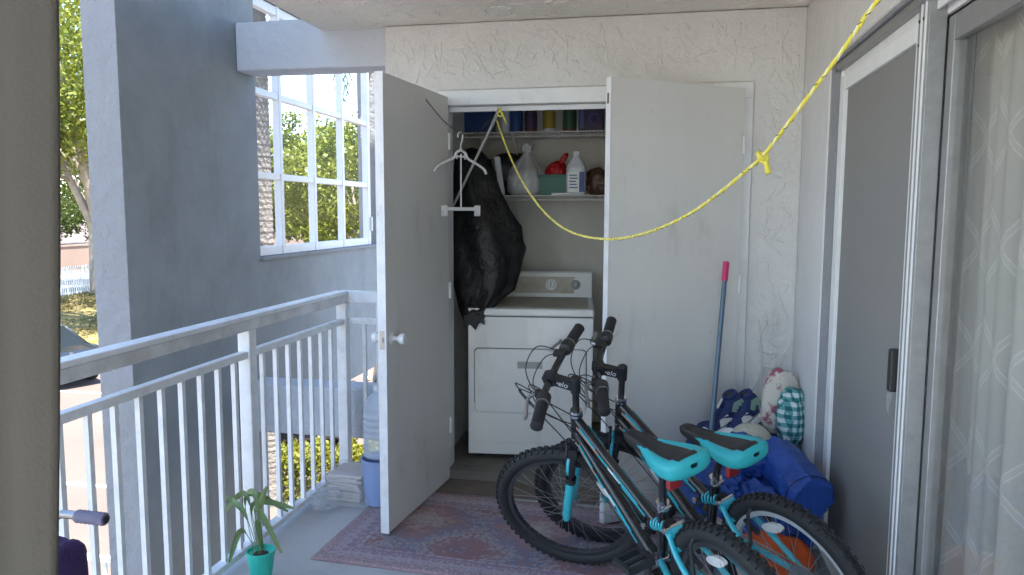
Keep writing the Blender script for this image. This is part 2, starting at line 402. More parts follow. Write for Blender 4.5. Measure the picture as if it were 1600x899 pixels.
def rug_mat():
    m = mat('rug_weave', (.3,.2,.2), .95); n, l = N(m); b = n['Principled BSDF']
    tc = n.new('ShaderNodeTexCoord'); sp = n.new('ShaderNodeSeparateXYZ'); l.new(tc.outputs['Object'], sp.inputs[0])
    M = lambda op, a, c=None: math_node(n, l, op, a, c)
    X, Y = sp.outputs[0], sp.outputs[1]
    nz = n.new('ShaderNodeTexNoise'); nz.inputs['Scale'].default_value = 9; nz.inputs['Detail'].default_value = 6; l.new(tc.outputs['Object'], nz.inputs['Vector'])
    nz2 = n.new('ShaderNodeTexNoise'); nz2.inputs['Scale'].default_value = 70; nz2.inputs['Detail'].default_value = 3; l.new(tc.outputs['Object'], nz2.inputs['Vector'])
    ex = M('SUBTRACT', .90, M('ABSOLUTE', X)); ey = M('SUBTRACT', .455, M('ABSOLUTE', Y)); e = M('MINIMUM', ex, ey)   # distance to edge
    wob = M('MULTIPLY', M('SUBTRACT', nz.outputs['Fac'], .5), .06)
    # diamonds in the field
    ux = M('PINGPONG', M('ADD', X, 2.05), .30); uy = M('PINGPONG', M('ADD', Y, 2.0), .30)
    dia = M('ADD', M('ADD', ux, uy), wob)
    vd = n.new('ShaderNodeTexVoronoi'); vd.inputs['Scale'].default_value = 34; l.new(tc.outputs['Object'], vd.inputs['Vector'])
    k = M('ADD', M('ADD', M('MULTIPLY', dia, 1.25), M('MULTIPLY', nz2.outputs['Fac'], .35)), M('MULTIPLY', vd.outputs['Distance'], .25))
    fld = n.new('ShaderNodeValToRGB'); fld.color_ramp.interpolation = 'LINEAR'
    els = [(0,(.16,.13,.17)),(.24,(.36,.28,.28)),(.33,(.19,.15,.19)),(.42,(.31,.15,.145)),(.52,(.26,.18,.20)),(.60,(.38,.33,.33)),(.68,(.20,.20,.28)),(.82,(.33,.19,.19)),(1,(.40,.35,.35))]
    cr = fld.color_ramp
    cr.elements[0].position = 0; cr.elements[0].color = (*els[0][1],1); cr.elements[1].position = 1; cr.elements[1].color = (*els[-1][1],1)
    for p, c in els[1:-1]: x = cr.elements.new(p); x.color = (*c,1)
    l.new(k, fld.inputs[0])
    bd = n.new('ShaderNodeValToRGB'); cb = bd.color_ramp; bl = [(0,(.34,.22,.24)),(.06,(.50,.44,.45)),(.10,(.30,.20,.23)),(.35,(.44,.38,.42)),(.55,(.27,.19,.25)),(.75,(.46,.40,.42)),(.9,(.24,.21,.29)),(1,(.36,.30,.33))]
    cb.elements[0].color = (*bl[0][1],1); cb.elements[1].color = (*bl[-1][1],1)
    for p, c in bl[1:-1]: x = cb.elements.new(p); x.color = (*c,1)
    mot = M('ABSOLUTE', M('MULTIPLY', M('SINE', M('MULTIPLY', X, 62)), M('SINE', M('MULTIPLY', Y, 62))))
    l.new(M('ADD', M('MULTIPLY', e, 4.2), M('MULTIPLY', M('SUBTRACT', M('ADD', M('MULTIPLY', mot, .5), nz2.outputs['Fac']), .75), .5)), bd.inputs[0])
    mx = n.new('ShaderNodeMix'); mx.data_type = 'RGBA'; l.new(M('GREATER_THAN', e, .17), mx.inputs['Factor']); l.new(bd.outputs[0], mx.inputs['A']); l.new(fld.outputs[0], mx.inputs['B'])
    hs = n.new('ShaderNodeHueSaturation'); hs.inputs['Saturation'].default_value = 1.0; hs.inputs['Value'].default_value = .95; l.new(mx.outputs['Result'], hs.inputs['Color']); l.new(hs.outputs[0], b.inputs['Base Color'])
    bp = n.new('ShaderNodeBump'); bp.inputs['Strength'].default_value = .5; bp.inputs['Distance'].default_value = .004
    wv = n.new('ShaderNodeTexNoise'); wv.inputs['Scale'].default_value = 260; l.new(tc.outputs['Object'], wv.inputs['Vector']); l.new(wv.outputs['Fac'], bp.inputs['Height']); l.new(bp.outputs[0], b.inputs['Normal'])
rug_mat()

def sheer_mat():
    """sheer voile with a woven diamond lattice of double lines (uses the cloth's own UV)"""
    m = bpy.data.materials.new('sheer_voile'); m.use_nodes = True; n, l = N(m); n.clear()
    M = lambda op, a, c=None: math_node(n, l, op, a, c)
    uv = n.new('ShaderNodeUVMap'); sp = n.new('ShaderNodeSeparateXYZ'); l.new(uv.outputs[0], sp.inputs[0])
    def lines(sgn):
        t = M('FRACT', M('ADD', M('MULTIPLY', sp.outputs[0], 4.6), M('MULTIPLY', sp.outputs[1], 4.6*sgn*.72)))
        d = M('ABSOLUTE', M('SUBTRACT', t, .5))
        return M('MAXIMUM', M('LESS_THAN', M('ABSOLUTE', M('SUBTRACT', d, .035)), .013), M('LESS_THAN', d, .004))
    # dashes: lattice lines stop short of their ends
    ln = M('MAXIMUM', lines(1), lines(-1))
    out = n.new('ShaderNodeOutputMaterial'); t = n.new('ShaderNodeBsdfTransparent'); d = n.new('ShaderNodeBsdfDiffuse'); d.inputs[0].default_value = (.84,.82,.78,1)
    lc = n.new('ShaderNodeMix'); lc.data_type = 'RGBA'; lc.inputs['A'].default_value = (.75,.735,.70,1); lc.inputs['B'].default_value = (.88,.87,.85,1); l.new(ln, lc.inputs['Factor']); l.new(lc.outputs['Result'], d.inputs[0]); tl = n.new('ShaderNodeBsdfTranslucent'); tl.inputs[0].default_value = (.84,.82,.78,1); mm = n.new('ShaderNodeMixShader'); mm.inputs[0].default_value = .35
    l.new(d.outputs[0], mm.inputs[1]); l.new(tl.outputs[0], mm.inputs[2])
    mx = n.new('ShaderNodeMixShader'); l.new(M('ADD', .90, M('MULTIPLY', ln, .10)), mx.inputs[0]); l.new(t.outputs[0], mx.inputs[1]); l.new(mm.outputs[0], mx.inputs[2]); l.new(mx.outputs[0], out.inputs[0])
    MATS['sheer_voile'] = m
sheer_mat()

def gingham_mat():
    m = mat('gingham', (.1,.3,.3), .85); n, l = N(m); b = n['Principled BSDF']
    M = lambda op, a, c=None: math_node(n, l, op, a, c)
    tc = n.new('ShaderNodeTexCoord'); sp = n.new('ShaderNodeSeparateXYZ'); l.new(tc.outputs['Object'], sp.inputs[0])
    s1 = M('GREATER_THAN', M('SINE', M('MULTIPLY', M('ADD', sp.outputs[0], sp.outputs[1]), 150)), 0); s2 = M('GREATER_THAN', M('SINE', M('MULTIPLY', sp.outputs[2], 150)), 0)
    rp = n.new('ShaderNodeValToRGB'); rp.color_ramp.elements[0].color = (.60,.66,.66,1); rp.color_ramp.elements[1].color = (.015,.13,.14,1); x = rp.color_ramp.elements.new(.5); x.color = (.11,.32,.33,1)
    l.new(M('MULTIPLY', M('ADD', s1, s2), .5), rp.inputs[0]); l.new(rp.outputs[0], b.inputs['Base Color'])
gingham_mat()
mat('floral', (.62,.58,.50), .85, c2=(.34,.10,.14), vscale=13)
MATS['floral'].node_tree.nodes['Color Ramp'].color_ramp.elements[0].position = .52
MATS['floral'].node_tree.nodes['Color Ramp'].color_ramp.elements[1].position = .60

# ================================================================== SETTING
G = -2.9                                       # ground level below the balcony floor
YB = 4.15; XR = .725; ZC = 2.66; XL = -1.83    # back wall, right wall, ceiling, railing line
struct(MB().box((-220,-120,G-1), (120,420,G)).build('ground', 'pavement'))
struct(MB().box((-1.95,-5,-.2), (.97,4.148,0)).build('balcony_floor', 'floor_paint', bevel=.006))  # rear stretch behind the camera is added, a sunlit floor bouncing light in
ceil_ = struct(MB().box((-1.985,-.5,ZC), (.99,4.45,ZC+.2)).build('ceiling', 'ceiling_paint', bevel=.008))  # cut short behind the camera so sun reaches the added floor
def slab(pts, axis, a, b):
    """outline extruded along an axis: pts are (u,z); axis 'Y' -> u is x, axis 'X' -> u is y"""
    f = (lambda u, z, w: Vector((u,w,z))) if axis == 'Y' else (lambda u, z, w: Vector((w,u,z)))
    m = MB(); m.loft([[f(u,z,a) for u, z in pts], [f(u,z,b) for u, z in pts]]); return m
ZT = ZC-.003
wb = slab([(-1.576,-.2),(-1.576,ZT),(XR+.003,ZT),(XR+.003,-.2),(.47,-.2),(.47,2.285),(-1.25,2.285),(-1.25,-.2)], 'Y', YB, YB+.16)
wall_back = struct(wb.build('wall_back', 'wall_paint', bevel=.012, seg=3))
wr = slab([(4.31,-.2),(4.31,ZT),(-1.9,ZT),(-1.9,-.2),(.25,-.2),(.25,2.262),(3.55,2.262),(3.55,-.2)], 'X', XR, .97)
wall_right = struct(wr.build('wall_right', 'side_paint', bevel=.01, seg=3))
rv = MB(); rv.box((XR+.006,3.535,.0), (.90,3.5497,2.262)); rv.box((XR+.006,.25,2.247), (.90,3.535,2.2617))
rv.build('reveal', 'reveal_paint', wall_right, bevel=.004)
def ridges(name, parent, m_, n, seed, surf, ok, lmin=.04, lmax=.26, rr=.0058):
    """raised trowel strokes in the plaster: thin tapered welts half sunk in the surface"""
    rnd = random.Random(seed); m = MB(); k = 0
    while k < n:
        u, v = rnd.random(), rnd.random(); L = rnd.uniform(lmin,lmax)*rnd.uniform(.4,1); a = rnd.gauss(-1.25,.55); P = []; cv = rnd.gauss(0,5); q = rnd.uniform(0,6)
        p = surf(u,v)
        if not ok(p): continue
        x = y = 0; st_ = L/9
        for i in range(10): P.append(surf(u,v,x,y)); a += cv*st_+.25*math.sin(q+i*1.3); x += math.cos(a)*st_; y += math.sin(a)*st_
        if not all(ok(p_) for p_ in P): continue
        r_ = rr*rnd.uniform(.45,1.15); m.tube(P, [r_*(.15+.85*math.sin(math.pi*(i+.6)/10.2)**.7)*(1+.25*math.sin(q+i*2.1)) for i in range(10)], 7); k += 1
    o = m.build(name, m_, parent, smooth=True); o['kind'] = 'stuff'; return o
ridges('trowel_ridges', wall_back, 'wall_paint', 460, 3, lambda u, v, x=0, y=0: Vector((-1.55+2.27*u+x, YB+.0012, .05+2.58*v+y)), lambda p: p.x > -1.56 and p.x < XR-.01 and .03 < p.z < ZC-.02 and (p.z > 2.33 or p.x > .51 or p.x < -1.29))
# door frame of the laundry closet
df = thing('door_frame', 'white painted wooden frame around the laundry closet opening', 'door frame', (-.4,YB,0))
MB().box((-1.252,YB-.012,.06), (-1.205,YB+.13,2.20)).build('jamb', 'trim_white', df, bevel=.004)
MB().box((.425,YB-.012,.06), (.472,YB+.13,2.20)).build('jamb', 'trim_white', df, bevel=.004)
MB().box((-1.252,YB-.012,2.20), (.472,YB+.13,2.283)).build('head', 'trim_white', df, bevel=.004)
MB().box((-1.203,YB+.045,2.17), (.423,YB+.06,2.198)).build('stop', 'trim_white', df, bevel=.002)
ridges('trowel_ridges', ceil_, 'ceiling_paint', 420, 8, lambda u, v, x=0, y=0: Vector((-1.95+2.6*u+x, 1.8+2.33*v+y, ZC-.001)), lambda p: -1.97 < p.x < XR-.01 and 1.7 < p.y < YB-.01, .03, .16, .005)
# closet shell
cl = MB(); cl.box((-1.576,YB+.16,-.2), (-1.30,5.35,2.5)); cl.box((.52,YB+.16,-.2), (.97,5.35,2.5)); cl.box((-1.576,5.35,-.2), (.97,5.55,2.65)); cl.box((-1.576,YB+.16,2.5), (.97,5.35,2.655))
struct(cl.build('closet_wall', 'closet_wall'))
struct(MB().box((-1.30,4.15,-.2), (.52,5.35,.06)).build('closet_floor', 'closet_floor', bevel=.008))
mat('shade_strip_brown', (.13,.105,.085), .85, c2=(.21,.175,.145), vscale=6, bump=.3, bscale=40)  # dark brown standing for the shade before the closet sill
struct(MB().box((-1.24,3.93,.0005), (.46,4.1475,.006)).build('shade_strip', 'shade_strip_brown', bevel=.001))  # no real board: a dark strip laid where the floor is shaded
# room behind the sliding door
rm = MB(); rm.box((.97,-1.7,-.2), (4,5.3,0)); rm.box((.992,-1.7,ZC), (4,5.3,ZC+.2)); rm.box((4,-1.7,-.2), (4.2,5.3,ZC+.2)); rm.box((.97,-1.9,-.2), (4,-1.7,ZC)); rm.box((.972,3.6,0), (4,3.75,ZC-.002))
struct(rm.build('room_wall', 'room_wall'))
ab = thing('apartment_building', 'grey storeys of the apartment block, unseen upper part and roof added for shade', 'building', (3,0,G))
MB().box((.99,-.6,ZC+.21), (7,5.5,5.7)).build('unseen_upper_storey', 'side_paint', ab)  # unseen storey added to shade the tower, cut short to let sun in behind
MB().box((-2.3,-.6,5.7), (7.2,5.7,5.9)).build('unseen_overhang', 'unseen_overhang_dark', ab)  # unseen overhang added to keep the sun off the stair tower
MB().box((.6,-9,G), (7,5.5,-.21)).build('lower_storey', 'side_paint', ab)
MB().box((4.2,-1.9,-.21), (7,5.5,ZC+.2)).build('wall', 'side_paint', ab)

# ---- stair tower beside the balcony
st = thing('stair_tower', 'dark grey stair tower wall with a tall pier beside the balcony railing', 'wall', (-2.65,3.7,G))
def two_tone(lo, hi, name):
    m = MB(); m.box(lo, hi); m.m = [1,1,0+1,0,1,1]
    return m.build(name, ['tower_dark','tower_light'], st, bevel=.003 if name == 'pier' else .001, seg=2)
two_tone((-2.74,3.18,G), (-2.55,4.42,6), 'pier')
two_tone((-2.74,6.50,.17), (-2.55,7.3,6), 'pier')
two_tone((-2.73,4.40,.17), (-2.5515,6.54,1.275), 'spandrel')
two_tone((-2.73,4.44,2.99), (-2.553,6.50,6), 'spandrel')
MB().box((-2.549,4.20,2.445), (-1.578,4.40,2.735)).build('beam', 'tower_light_lifted', st, bevel=.012)
MB().box((-2.549,4.20,.195), (-1.578,4.40,.51)).build('beam', 'tower_light_lifted', st, bevel=.012)
MB().box((-2.70,4.42,1.276), (-2.535,6.49,1.298)).build('sill', 'tower_light', st, bevel=.003)
wi = thing('window', 'white gridded window in the dark stair tower wall', 'window', (-2.62,5.4,1.298))
Yv = [4.45, 4.80, 5.31, 5.83, 6.38]; Zh = [1.33, 1.835, 2.38, 2.95]
for i, y in enumerate(Yv):
    hw = .028 if i in (0,4) else .019
    MB().box((-2.64,y-hw,1.30), (-2.585,y+hw,2.985)).build('mullion', 'window_white', wi, bevel=.003)
for j, z in enumerate(Zh):
    hh = .03 if j in (0,3) else .022
    for i in range(4):
        a = Yv[i]+(.0285 if i == 0 else .0195); b = Yv[i+1]-(.0285 if i == 3 else .0195)
        MB().box((-2.636,a,z-hh), (-2.589,b,z+hh)).build('muntin', 'window_white', wi, bevel=.003)
for i in range(4):
    for j in range(3):
        MB().box((-2.614,Yv[i]+.02,Zh[j]+.024), (-2.610,Yv[i+1]-.02,Zh[j+1]-.024)).build('pane', 'pane_glass', wi)
MB().box((-2.585,6.385,1.42), (-2.565,6.405,1.55)).build('latch', 'window_white', wi, bevel=.004)

# ---- grounds beyond the balcony (everything runs parallel to the building, along Y)
def sheet(name, x0, y0, x1, y1, z, m):
    return struct(MB().add([(x0,y0,z),(x1,y0,z),(x1,y1,z),(x0,y1,z)], [(0,1,2,3)]).build(name, m))
for k in range(9):
    y = 10.2 + 2.7*k - 5.4
    sheet('parking_line', -18.0, y-.06, -4.4, y+.06, G+.004, 'line_white') if k == 2 else sheet('parking_line', -18.0, y-.06, -12.6, y+.06, G+.004, 'line_white')
sheet('road', -18.7, -60, -18.0, 160, G+.004, 'road_grey')
kb = thing('kerb', 'yellow painted kerb along the edge of the lawn', 'kerb', (-18.8,20,G))
for k in range(30):
    MB().box((-18.95,-10+3*k,G), (-18.72,-7.02+3*k,G+.14)).build('kerb_stone', 'kerb_yellow', kb, bevel=.02)
lw = MB()
nx, ny = 14, 60
for i in range(nx+1):
    for j in range(ny+1):
        x = -18.95 - 8.6*i/nx; y = -20 + 140*j/ny
        z = G + .1 + .45*math.sin(min(1,i/nx*1.2)*math.pi*.55) + .12*noise.noise(Vector((x*.3,y*.3,0)))*min(1,i/3)
        lw.v.append((x,y,z))
for i in range(nx):
    for j in range(ny):
        a = i*(ny+1)+j; lw.f.append((a,a+1,a+ny+2,a+ny+1)); lw.m.append(0)
struct(lw.build('lawn', 'lawn', smooth=True))
rng = np.random.default_rng(3)
gx = rng.uniform(-27,-19.1,9000); gy = rng.uniform(14,40,9000); fr = np.clip((-18.95-gx)/8.6,0,1)
gz = G+.12+.45*np.sin(np.minimum(1,fr*1.2)*math.pi*.55)
gq = leaves(np.stack([gx,gy,gz],1), .28, rng, .18, .3)
stuff(quads('grass', gq, 'grass_blade'), 'dry yellow grass growing on the lawn slope', 'grass')
# white picket fence
fx = -27.0
fe = thing('picket_fence', 'white metal picket fence along the top of the lawn', 'fence', (fx,30,G))
proto = MB().box((-.012,-.02,0), (.012,.02,1.5)).build('picket', 'fence_white', fe)
proto.location = (0,-14,.42)
for k in range(1, 260): piece(proto, fe, (0,-14+.135*k,.42))
MB().box((fx-.02,15,G+.60), (fx+.02,52,G+.66)).build('rail', 'fence_white', fe); MB().box((fx-.02,15,G+1.75), (fx+.02,52,G+1.81)).build('rail', 'fence_white', fe)
sheet('street', -41.0, -60, -28.0, 260, G+.006, 'street')
fw = thing('boundary_wall', 'long tan boundary wall across the street behind the picket fence', 'wall', (-44,60,G))
for k in range(24):
    MB().box((-44.2,10+6*k,G), (-44,15.97+6*k,G+1.75)).build('wall_panel', 'far_wall', fw, bevel=.01)
    MB().box((-44.26,9.97+6*k,G+1.75), (-43.94,15.97+6*k,G+1.87)).build('coping', 'far_wall', fw)

# ---- trees
def tree(loc, h, rad, label, leafm, n, seed, crown_h=.62, leaf=.22, trunk_r=.2, fork=.32, flat=.8, group='trees beyond the parking lot', lean=(0,0)):
    rnd = random.Random(seed); rng = np.random.default_rng(seed); x, y, z = loc
    t = thing('tree', label, 'tree', loc, group)
    b = MB(); fz = z + h*fork; top = Vector((x+lean[0], y+lean[1], fz))
    b.tube(spline([(x,y,z-.1),(x+lean[0]*.3,y+lean[1]*.3,z+h*fork*.5),top],4), [trunk_r*(1.25-.5*i/8) for i in range(9)], 9)
    ends = []
    for k in range(6):
        a = k/6*6.283+rnd.uniform(-.4,.4); rr = rad*rnd.uniform(.35,.75)
        e = Vector((top.x+rr*math.cos(a), top.y+rr*math.sin(a), z+h*rnd.uniform(.62,.88)))
        p = spline([top-Vector((0,0,.15)), top.lerp(e,.5)+Vector((0,0,.25*rnd.random())), e], 4); m_ = len(p)
        b.tube(p, [trunk_r*.62*(1-.8*i/m_) for i in range(m_)], 6); ends.append(e)
        for q in range(3):
            a2 = a+rnd.uniform(-1,1); e2 = p[3+q]+Vector((math.cos(a2),math.sin(a2),rnd.uniform(.2,.8)))*rad*.35
            b.tube([p[3+q], p[3+q].lerp(e2,.5)+Vector((0,0,.1)), e2], [trunk_r*.25,trunk_r*.16,trunk_r*.06], 5); ends.append(e2)
    b.build('trunk', 'bark', t, smooth=True)
    cz = z + h*(1-crown_h/2); C_ = []
    ncl = 46
    for k in range(ncl):
        d = Vector((rnd.gauss(0,1),rnd.gauss(0,1),rnd.gauss(0,1))).normalized()*rnd.uniform(.45,1)**.7
        c = Vector((x+lean[0]+d.x*rad, y+lean[1]+d.y*rad, cz+d.z*h*crown_h*.5))
        C_.append((c, rad*rnd.uniform(.18,.36)))
    for e in ends: C_.append((e, rad*.28))
    pts = []
    per = n//len(C_)
    for c, r_ in C_:
        g = rng.normal(size=(per,3)); g /= np.linalg.norm(g,axis=1)[:,None]; g *= (rng.uniform(.15,1,(per,1))**.45)*r_; g[:,2] *= flat
        pts.append(g+np.array(c))
    quads('crown', leaves(np.concatenate(pts), leaf, rng), leafm, t)
    return t
tree((-19.9,23.6,G+.2), 12.5, 5.0, 'tree with pale forking boughs on the lawn slope beside the kerb', 'leaf_lime', 22000, 11, .54, .22, .26, .27, lean=(-.3,.2))
tree((-26.2,30.6,G+.5), 13.5, 5.4, 'straight trunked tree standing against the white picket fence', 'leaf_olive', 24000, 12, .70, .24, .30, .36)
tree((-31,37,G), 15, 5.5, 'leafy tree on the far side of the picket fence', 'leaf_olive', 18000, 18, .85, .24, .25, .3)
for (px, d, h, rad, lm, lab, sd_) in [(440,46,10.2,4.0,'leaf_olive','olive green tree beyond the lot seen through the grid window',21),
        (505,44,10.6,3.6,'leaf_lime','bright lime tree beyond the lot with a rounded top',22),
        (566,36,9.6,3.6,'leaf_lime','bushy yellow green tree beyond the lot, low branched to the ground',23),
        (600,52,10.5,4.6,'leaf_deep','dark green tree behind the bushy yellow green one',24),
        (398,55,7.5,4.0,'leaf_deep','dark green tree behind the palm trunk',25)]:
    p = atd(px, 331, d); tree((p.x,p.y,G), h, rad, lab, lm, 15000, sd_, .86 if 'bushy' in lab else .72, .25, .24, .16 if 'bushy' in lab else .28)
for k in range(7):
    p = atd(60+95*k, 331, 92+6*(k%3)); tree((p.x,p.y,G), 7.5+k%3, 6.5, 'distant hazy tree in the row behind the boundary wall', 'leaf_deep', 7000, 40+k, .9, .5, .3, .15, group='distant tree row')
# far light wall, planter seen through the lowest window panes
fp = atd(470,352,82)
ff = thing('far_fence', 'pale far fence with upright boards below the trees', 'fence', (fp.x,fp.y,G))
dirx = Vector((_r.x,_r.y,0)).normalized()
fb = MB().box((-.22,-.03,0), (.22,.03,2.1)).build('board', 'far_wall', ff); fb.rotation_euler.z = math.atan2(dirx.y,dirx.x)
fb.location = tuple(dirx*-15)
for k in range(1, 64): piece(fb, ff, tuple(dirx*(-15+.48*k)), rot=(0,0,math.atan2(dirx.y,dirx.x)))
pp = atd(467,376,60); 
pl = thing('planter', 'low brick planter box on the far pavement', 'planter', (pp.x,pp.y,G))
MB().box((pp.x-1.2,pp.y-.6,G), (pp.x+1.2,pp.y+.6,G+.62)).build('box', 'far_wall', pl, bevel=.03); MB().box((pp.x-1.1,pp.y-.5,G+.622), (pp.x+1.1,pp.y+.5,G+.66)).build('earth', 'soil', pl)
quads('plants', leaves(np.stack([rng.uniform(pp.x-1,pp.x+1,500),rng.uniform(pp.y-.5,pp.y+.5,500),rng.uniform(G+.66,G+1.2,500)],1), .18, rng), 'leaf_olive', pl)
lp = atd(421,331,40)
sl = thing('street_lamp', 'slim street lamp pole seen beside the palm trunk', 'street lamp', (lp.x,lp.y,G))
MB().tube([(lp.x,lp.y,G),(lp.x,lp.y,G+7.3)], .05, 8).build('pole', 'knob_grey', sl); MB().tube([(lp.x,lp.y,G+7.3),(lp.x+.35,lp.y,G+7.5),(lp.x+.8,lp.y,G+7.5)], .04, 6).build('arm', 'knob_grey', sl); MB().box((lp.x+.7,lp.y-.1,G+7.42), (lp.x+1.2,lp.y+.1,G+7.5)).build('lamp_head', 'knob_grey', sl, bevel=.02)
# palm right behind the stair tower
pb = atd(408,331,11.0); px_, py_ = pb.x, pb.y
pt = thing('palm_tree', 'palm tree with ringed pale trunk rising behind the stair tower window', 'palm', (px_,py_,G))
m = MB(); prof = []; zz = G-.05; k = 0
while zz < 5.8:
    r_ = .185-.035*(zz-G)/7+.05*max(0,1-(zz-G)/.5); prof += [(r_+.005+.003*math.sin(zz*40),zz),(r_-.003,zz+.05)]; zz += .085
m.lathe(prof, (px_,py_,0), seg=18); m.build('trunk', 'palm_bark', pt)
cr = Vector((px_,py_,5.8)); rnd = random.Random(5)
for k in range(26):
    a = k*2.4; el = rnd.uniform(-.5,1.1); L = rnd.uniform(1.4,1.8); m = MB(); P = []
    for i in range(11):
        t = i/10; P.append(cr+Vector((math.cos(a)*L*t*math.cos(el*.7),math.sin(a)*L*t*math.cos(el*.7),L*t*math.sin(el)-1.7*t*t)))
    m.tube(P, [.03*(1-.8*i/10) for i in range(11)], 5)
    for i in range(1,40):
        t = i/40*10; i0 = min(9,int(t)); p = P[i0].lerp(P[i0+1],t-i0); tg = (P[i0+1]-P[i0]).normalized(); sd_ = tg.cross(Vector((0,0,1))).normalized()
        for s in (-1,1):
            tip = p+(sd_*s*.8+tg*.55-Vector((0,0,.45)))*(.55*(1-.55*abs(i/40-.45)*2)); wv = tg*.022
            m.add([p-wv,p+wv,tip+Vector((0,0,.002)),], [(0,1,2)])
    m.build('frond', 'palm_leaf', pt)
# hedge along the parking edge
hp = [at(x,y,'Z',G+.62) for x, y in ((392,715),(620,705))]
h0, h1 = Vector((hp[0].x,hp[0].y,0)), Vector((hp[1].x,hp[1].y,0))
hd = (h1-h0); hn = Vector((-hd.y,hd.x,0)).normalized()
nh = 14000; tt = rng.uniform(-.35,1.25,nh); ww = rng.uniform(-1,1,nh); hh = rng.uniform(0,1,nh)**.6
side = rng.uniform(size=nh); ww = np.where(side<.45, np.where(rng.uniform(size=nh)<.7,-1,1)*rng.uniform(.85,1.08,nh), ww); hh = np.where(side>=.45, rng.uniform(.8,1.08,nh), hh)
bmp = 1+.12*np.sin(tt*31)+.10*np.sin(tt*73+1)
hc = np.stack([h0.x+hd.x*tt+hn.x*ww*.42*bmp, h0.y+hd.y*tt+hn.y*ww*.42*bmp, G+.68*hh*(bmp*.5+.5)],1)
he = thing('hedge', 'clipped yellow green hedge along the parking edge below the balcony', 'hedge', (h0.x,h0.y,G))
quads('foliage', leaves(hc, .075, rng, .6), 'leaf_hedge', he)
stm = MB()
for k in range(26):
    q = h0+hd*(-.3+1.5*k/25); stm.tube([(q.x,q.y,G-.02),(q.x+.05,q.y+.03,G+.55)], .012, 5)
stm.build('stems', 'bark', he)

# ---- cars
def car(name, label, bm_, loc, heading, sedan=True, group=None):
    t = thing(name, label, 'car'); t.location = loc; t.rotation_euler.z = heading
    if group: t['group'] = group
    # stations: x, half width, sill z, belt z, roof z, roof half width
    S = [(-2.28,.70,.42,.78,.80,.62),(-2.20,.82,.30,.93,.97,.70),(-1.75,.89,.24,.98,1.02,.74),(-1.30,.90,.22,.98,1.22,.64),(-.75,.91,.22,.97,1.43,.58),(0,.91,.22,.95,1.46,.58),(.45,.91,.22,.94,1.40,.58),(1.05,.90,.22,.93,.99,.72),(1.7,.88,.24,.88,.92,.72),(2.15,.80,.28,.76,.79,.66),(2.27,.66,.40,.66,.68,.55)]
    def ring(s):
        x, hw, z0, zb, zr, rw = s
        half = [(.55*hw,z0),(hw*.96,z0+.05),(hw,z0+.3*(zb-z0)+.05),(hw*.985,zb-.06),(hw*.95,zb),(rw,zr-.05),(rw*.8,zr)]
        return [Vector((x,y,z)) for y, z in half]+[Vector((x,-y,z)) for y, z in half[::-1]]
    rings = [ring(s) for s in S]; n = len(rings[0]); b = MB(); g = MB()
    for i in range(len(S)-1):
        for k in range(n):
            q = [rings[i][k],rings[i][(k+1)%n],rings[i+1][(k+1)%n],rings[i+1][k]]
            sidew = k in (4,8) and 2 <= i <= 6
            scr = k == 6 and i in (2,3,6)
            (g if (sidew or scr) else b).add(q,[(0,1,2,3)])
    b.add(rings[0],[tuple(range(n))[::-1]]); b.add(rings[-1],[tuple(range(n))])
    b.build('body', bm_, t, smooth=True, auto=35); g.build('window', 'car_glass', t, smooth=True, auto=35)
    for x in (-1.38,1.38):
        for s in (-1,1):
            wv = MB(); wv.lathe([(.19,-.10),(.315,-.10),(.325,-.06),(.325,.06),(.315,.10),(.19,.10)], (x,s*.80,.325), (0,1,0), 24, cap=False); wo_ = wv.build('wheel', 'tyre', t, smooth=True, auto=40)
            rm_ = MB(); rm_.lathe([(.02,.085),(.06,.07),(.19,.09),(.195,.02)], (x,s*.80,.325), (0,s,0), 20); rm_.build('rim', 'rim_silver', wo_)
    for s in (-1,1):
        MB().obox((2.16,s*.60,.66), (.14,.26,.13), rot3(0,-25,-s*25)).build('headlight', 'car_lamp', t, bevel=.02)
        MB().obox((-2.20,s*.64,.82), (.12,.26,.14), rot3(0,15,s*18)).build('tail_light', 'car_lamp_red', t, bevel=.02)
        MB().obox((.62,s*.98,.98), (.12,.16,.10), rot3()).build('mirror', bm_, t, bevel=.03)
    MB().box((-2.315,-.16,.62), (-2.285,.16,.76)).build('number_plate', 'plate', t); MB().lathe([(.055,0),(.05,.012)], (-2.262,0,.90), (-1,0,0), 16).build('badge', 'chrome', t)
    MB().box((2.262,-.26,.50), (2.285,.26,.61)).build('grille', 'black_plastic', t, bevel=.01)
    return t
cp = atd(114,575,18.6)
car('parked_car', 'dark sedan parked in the lot in front of the lawn, rear towards the balcony', 'car_black', (cp.x-2.07,cp.y+.96,G), R(155))
c2 = atd(488,690,13.4)
car('parked_car', 'black car parked nose towards the hedge below the tower beam', 'car_black', (c2.x-1.2,c2.y+2.0,G), R(-62))
c3 = atd(572,690,14.6)
car('parked_car', 'tan car parked beside the black one behind the hedge', 'car_tan', (c3.x+.3,c3.y+2.0,G), R(-70))
# ground-floor patio railing below
pr = thing('patio_railing', 'low white railing down at ground level beyond the stair tower pier', 'railing', (-5.4,6.0,G))
a0 = at(122,868,'Z',G+1.0); 
for z, h_ in ((G+.97,.05),(G+.14,.04)): MB().box((a0.x-.02,a0.y-.03,z), (a0.x+2.2,a0.y+.03,z+h_)).build('rail', 'rail_white', pr, bevel=.004)
for k in range(16): MB().box((a0.x+.03+.135*k,a0.y-.014,G if k%8==0 else G+.18), (a0.x+.058+.135*k,a0.y+.014,G+.97)).build('baluster', 'rail_white', pr)

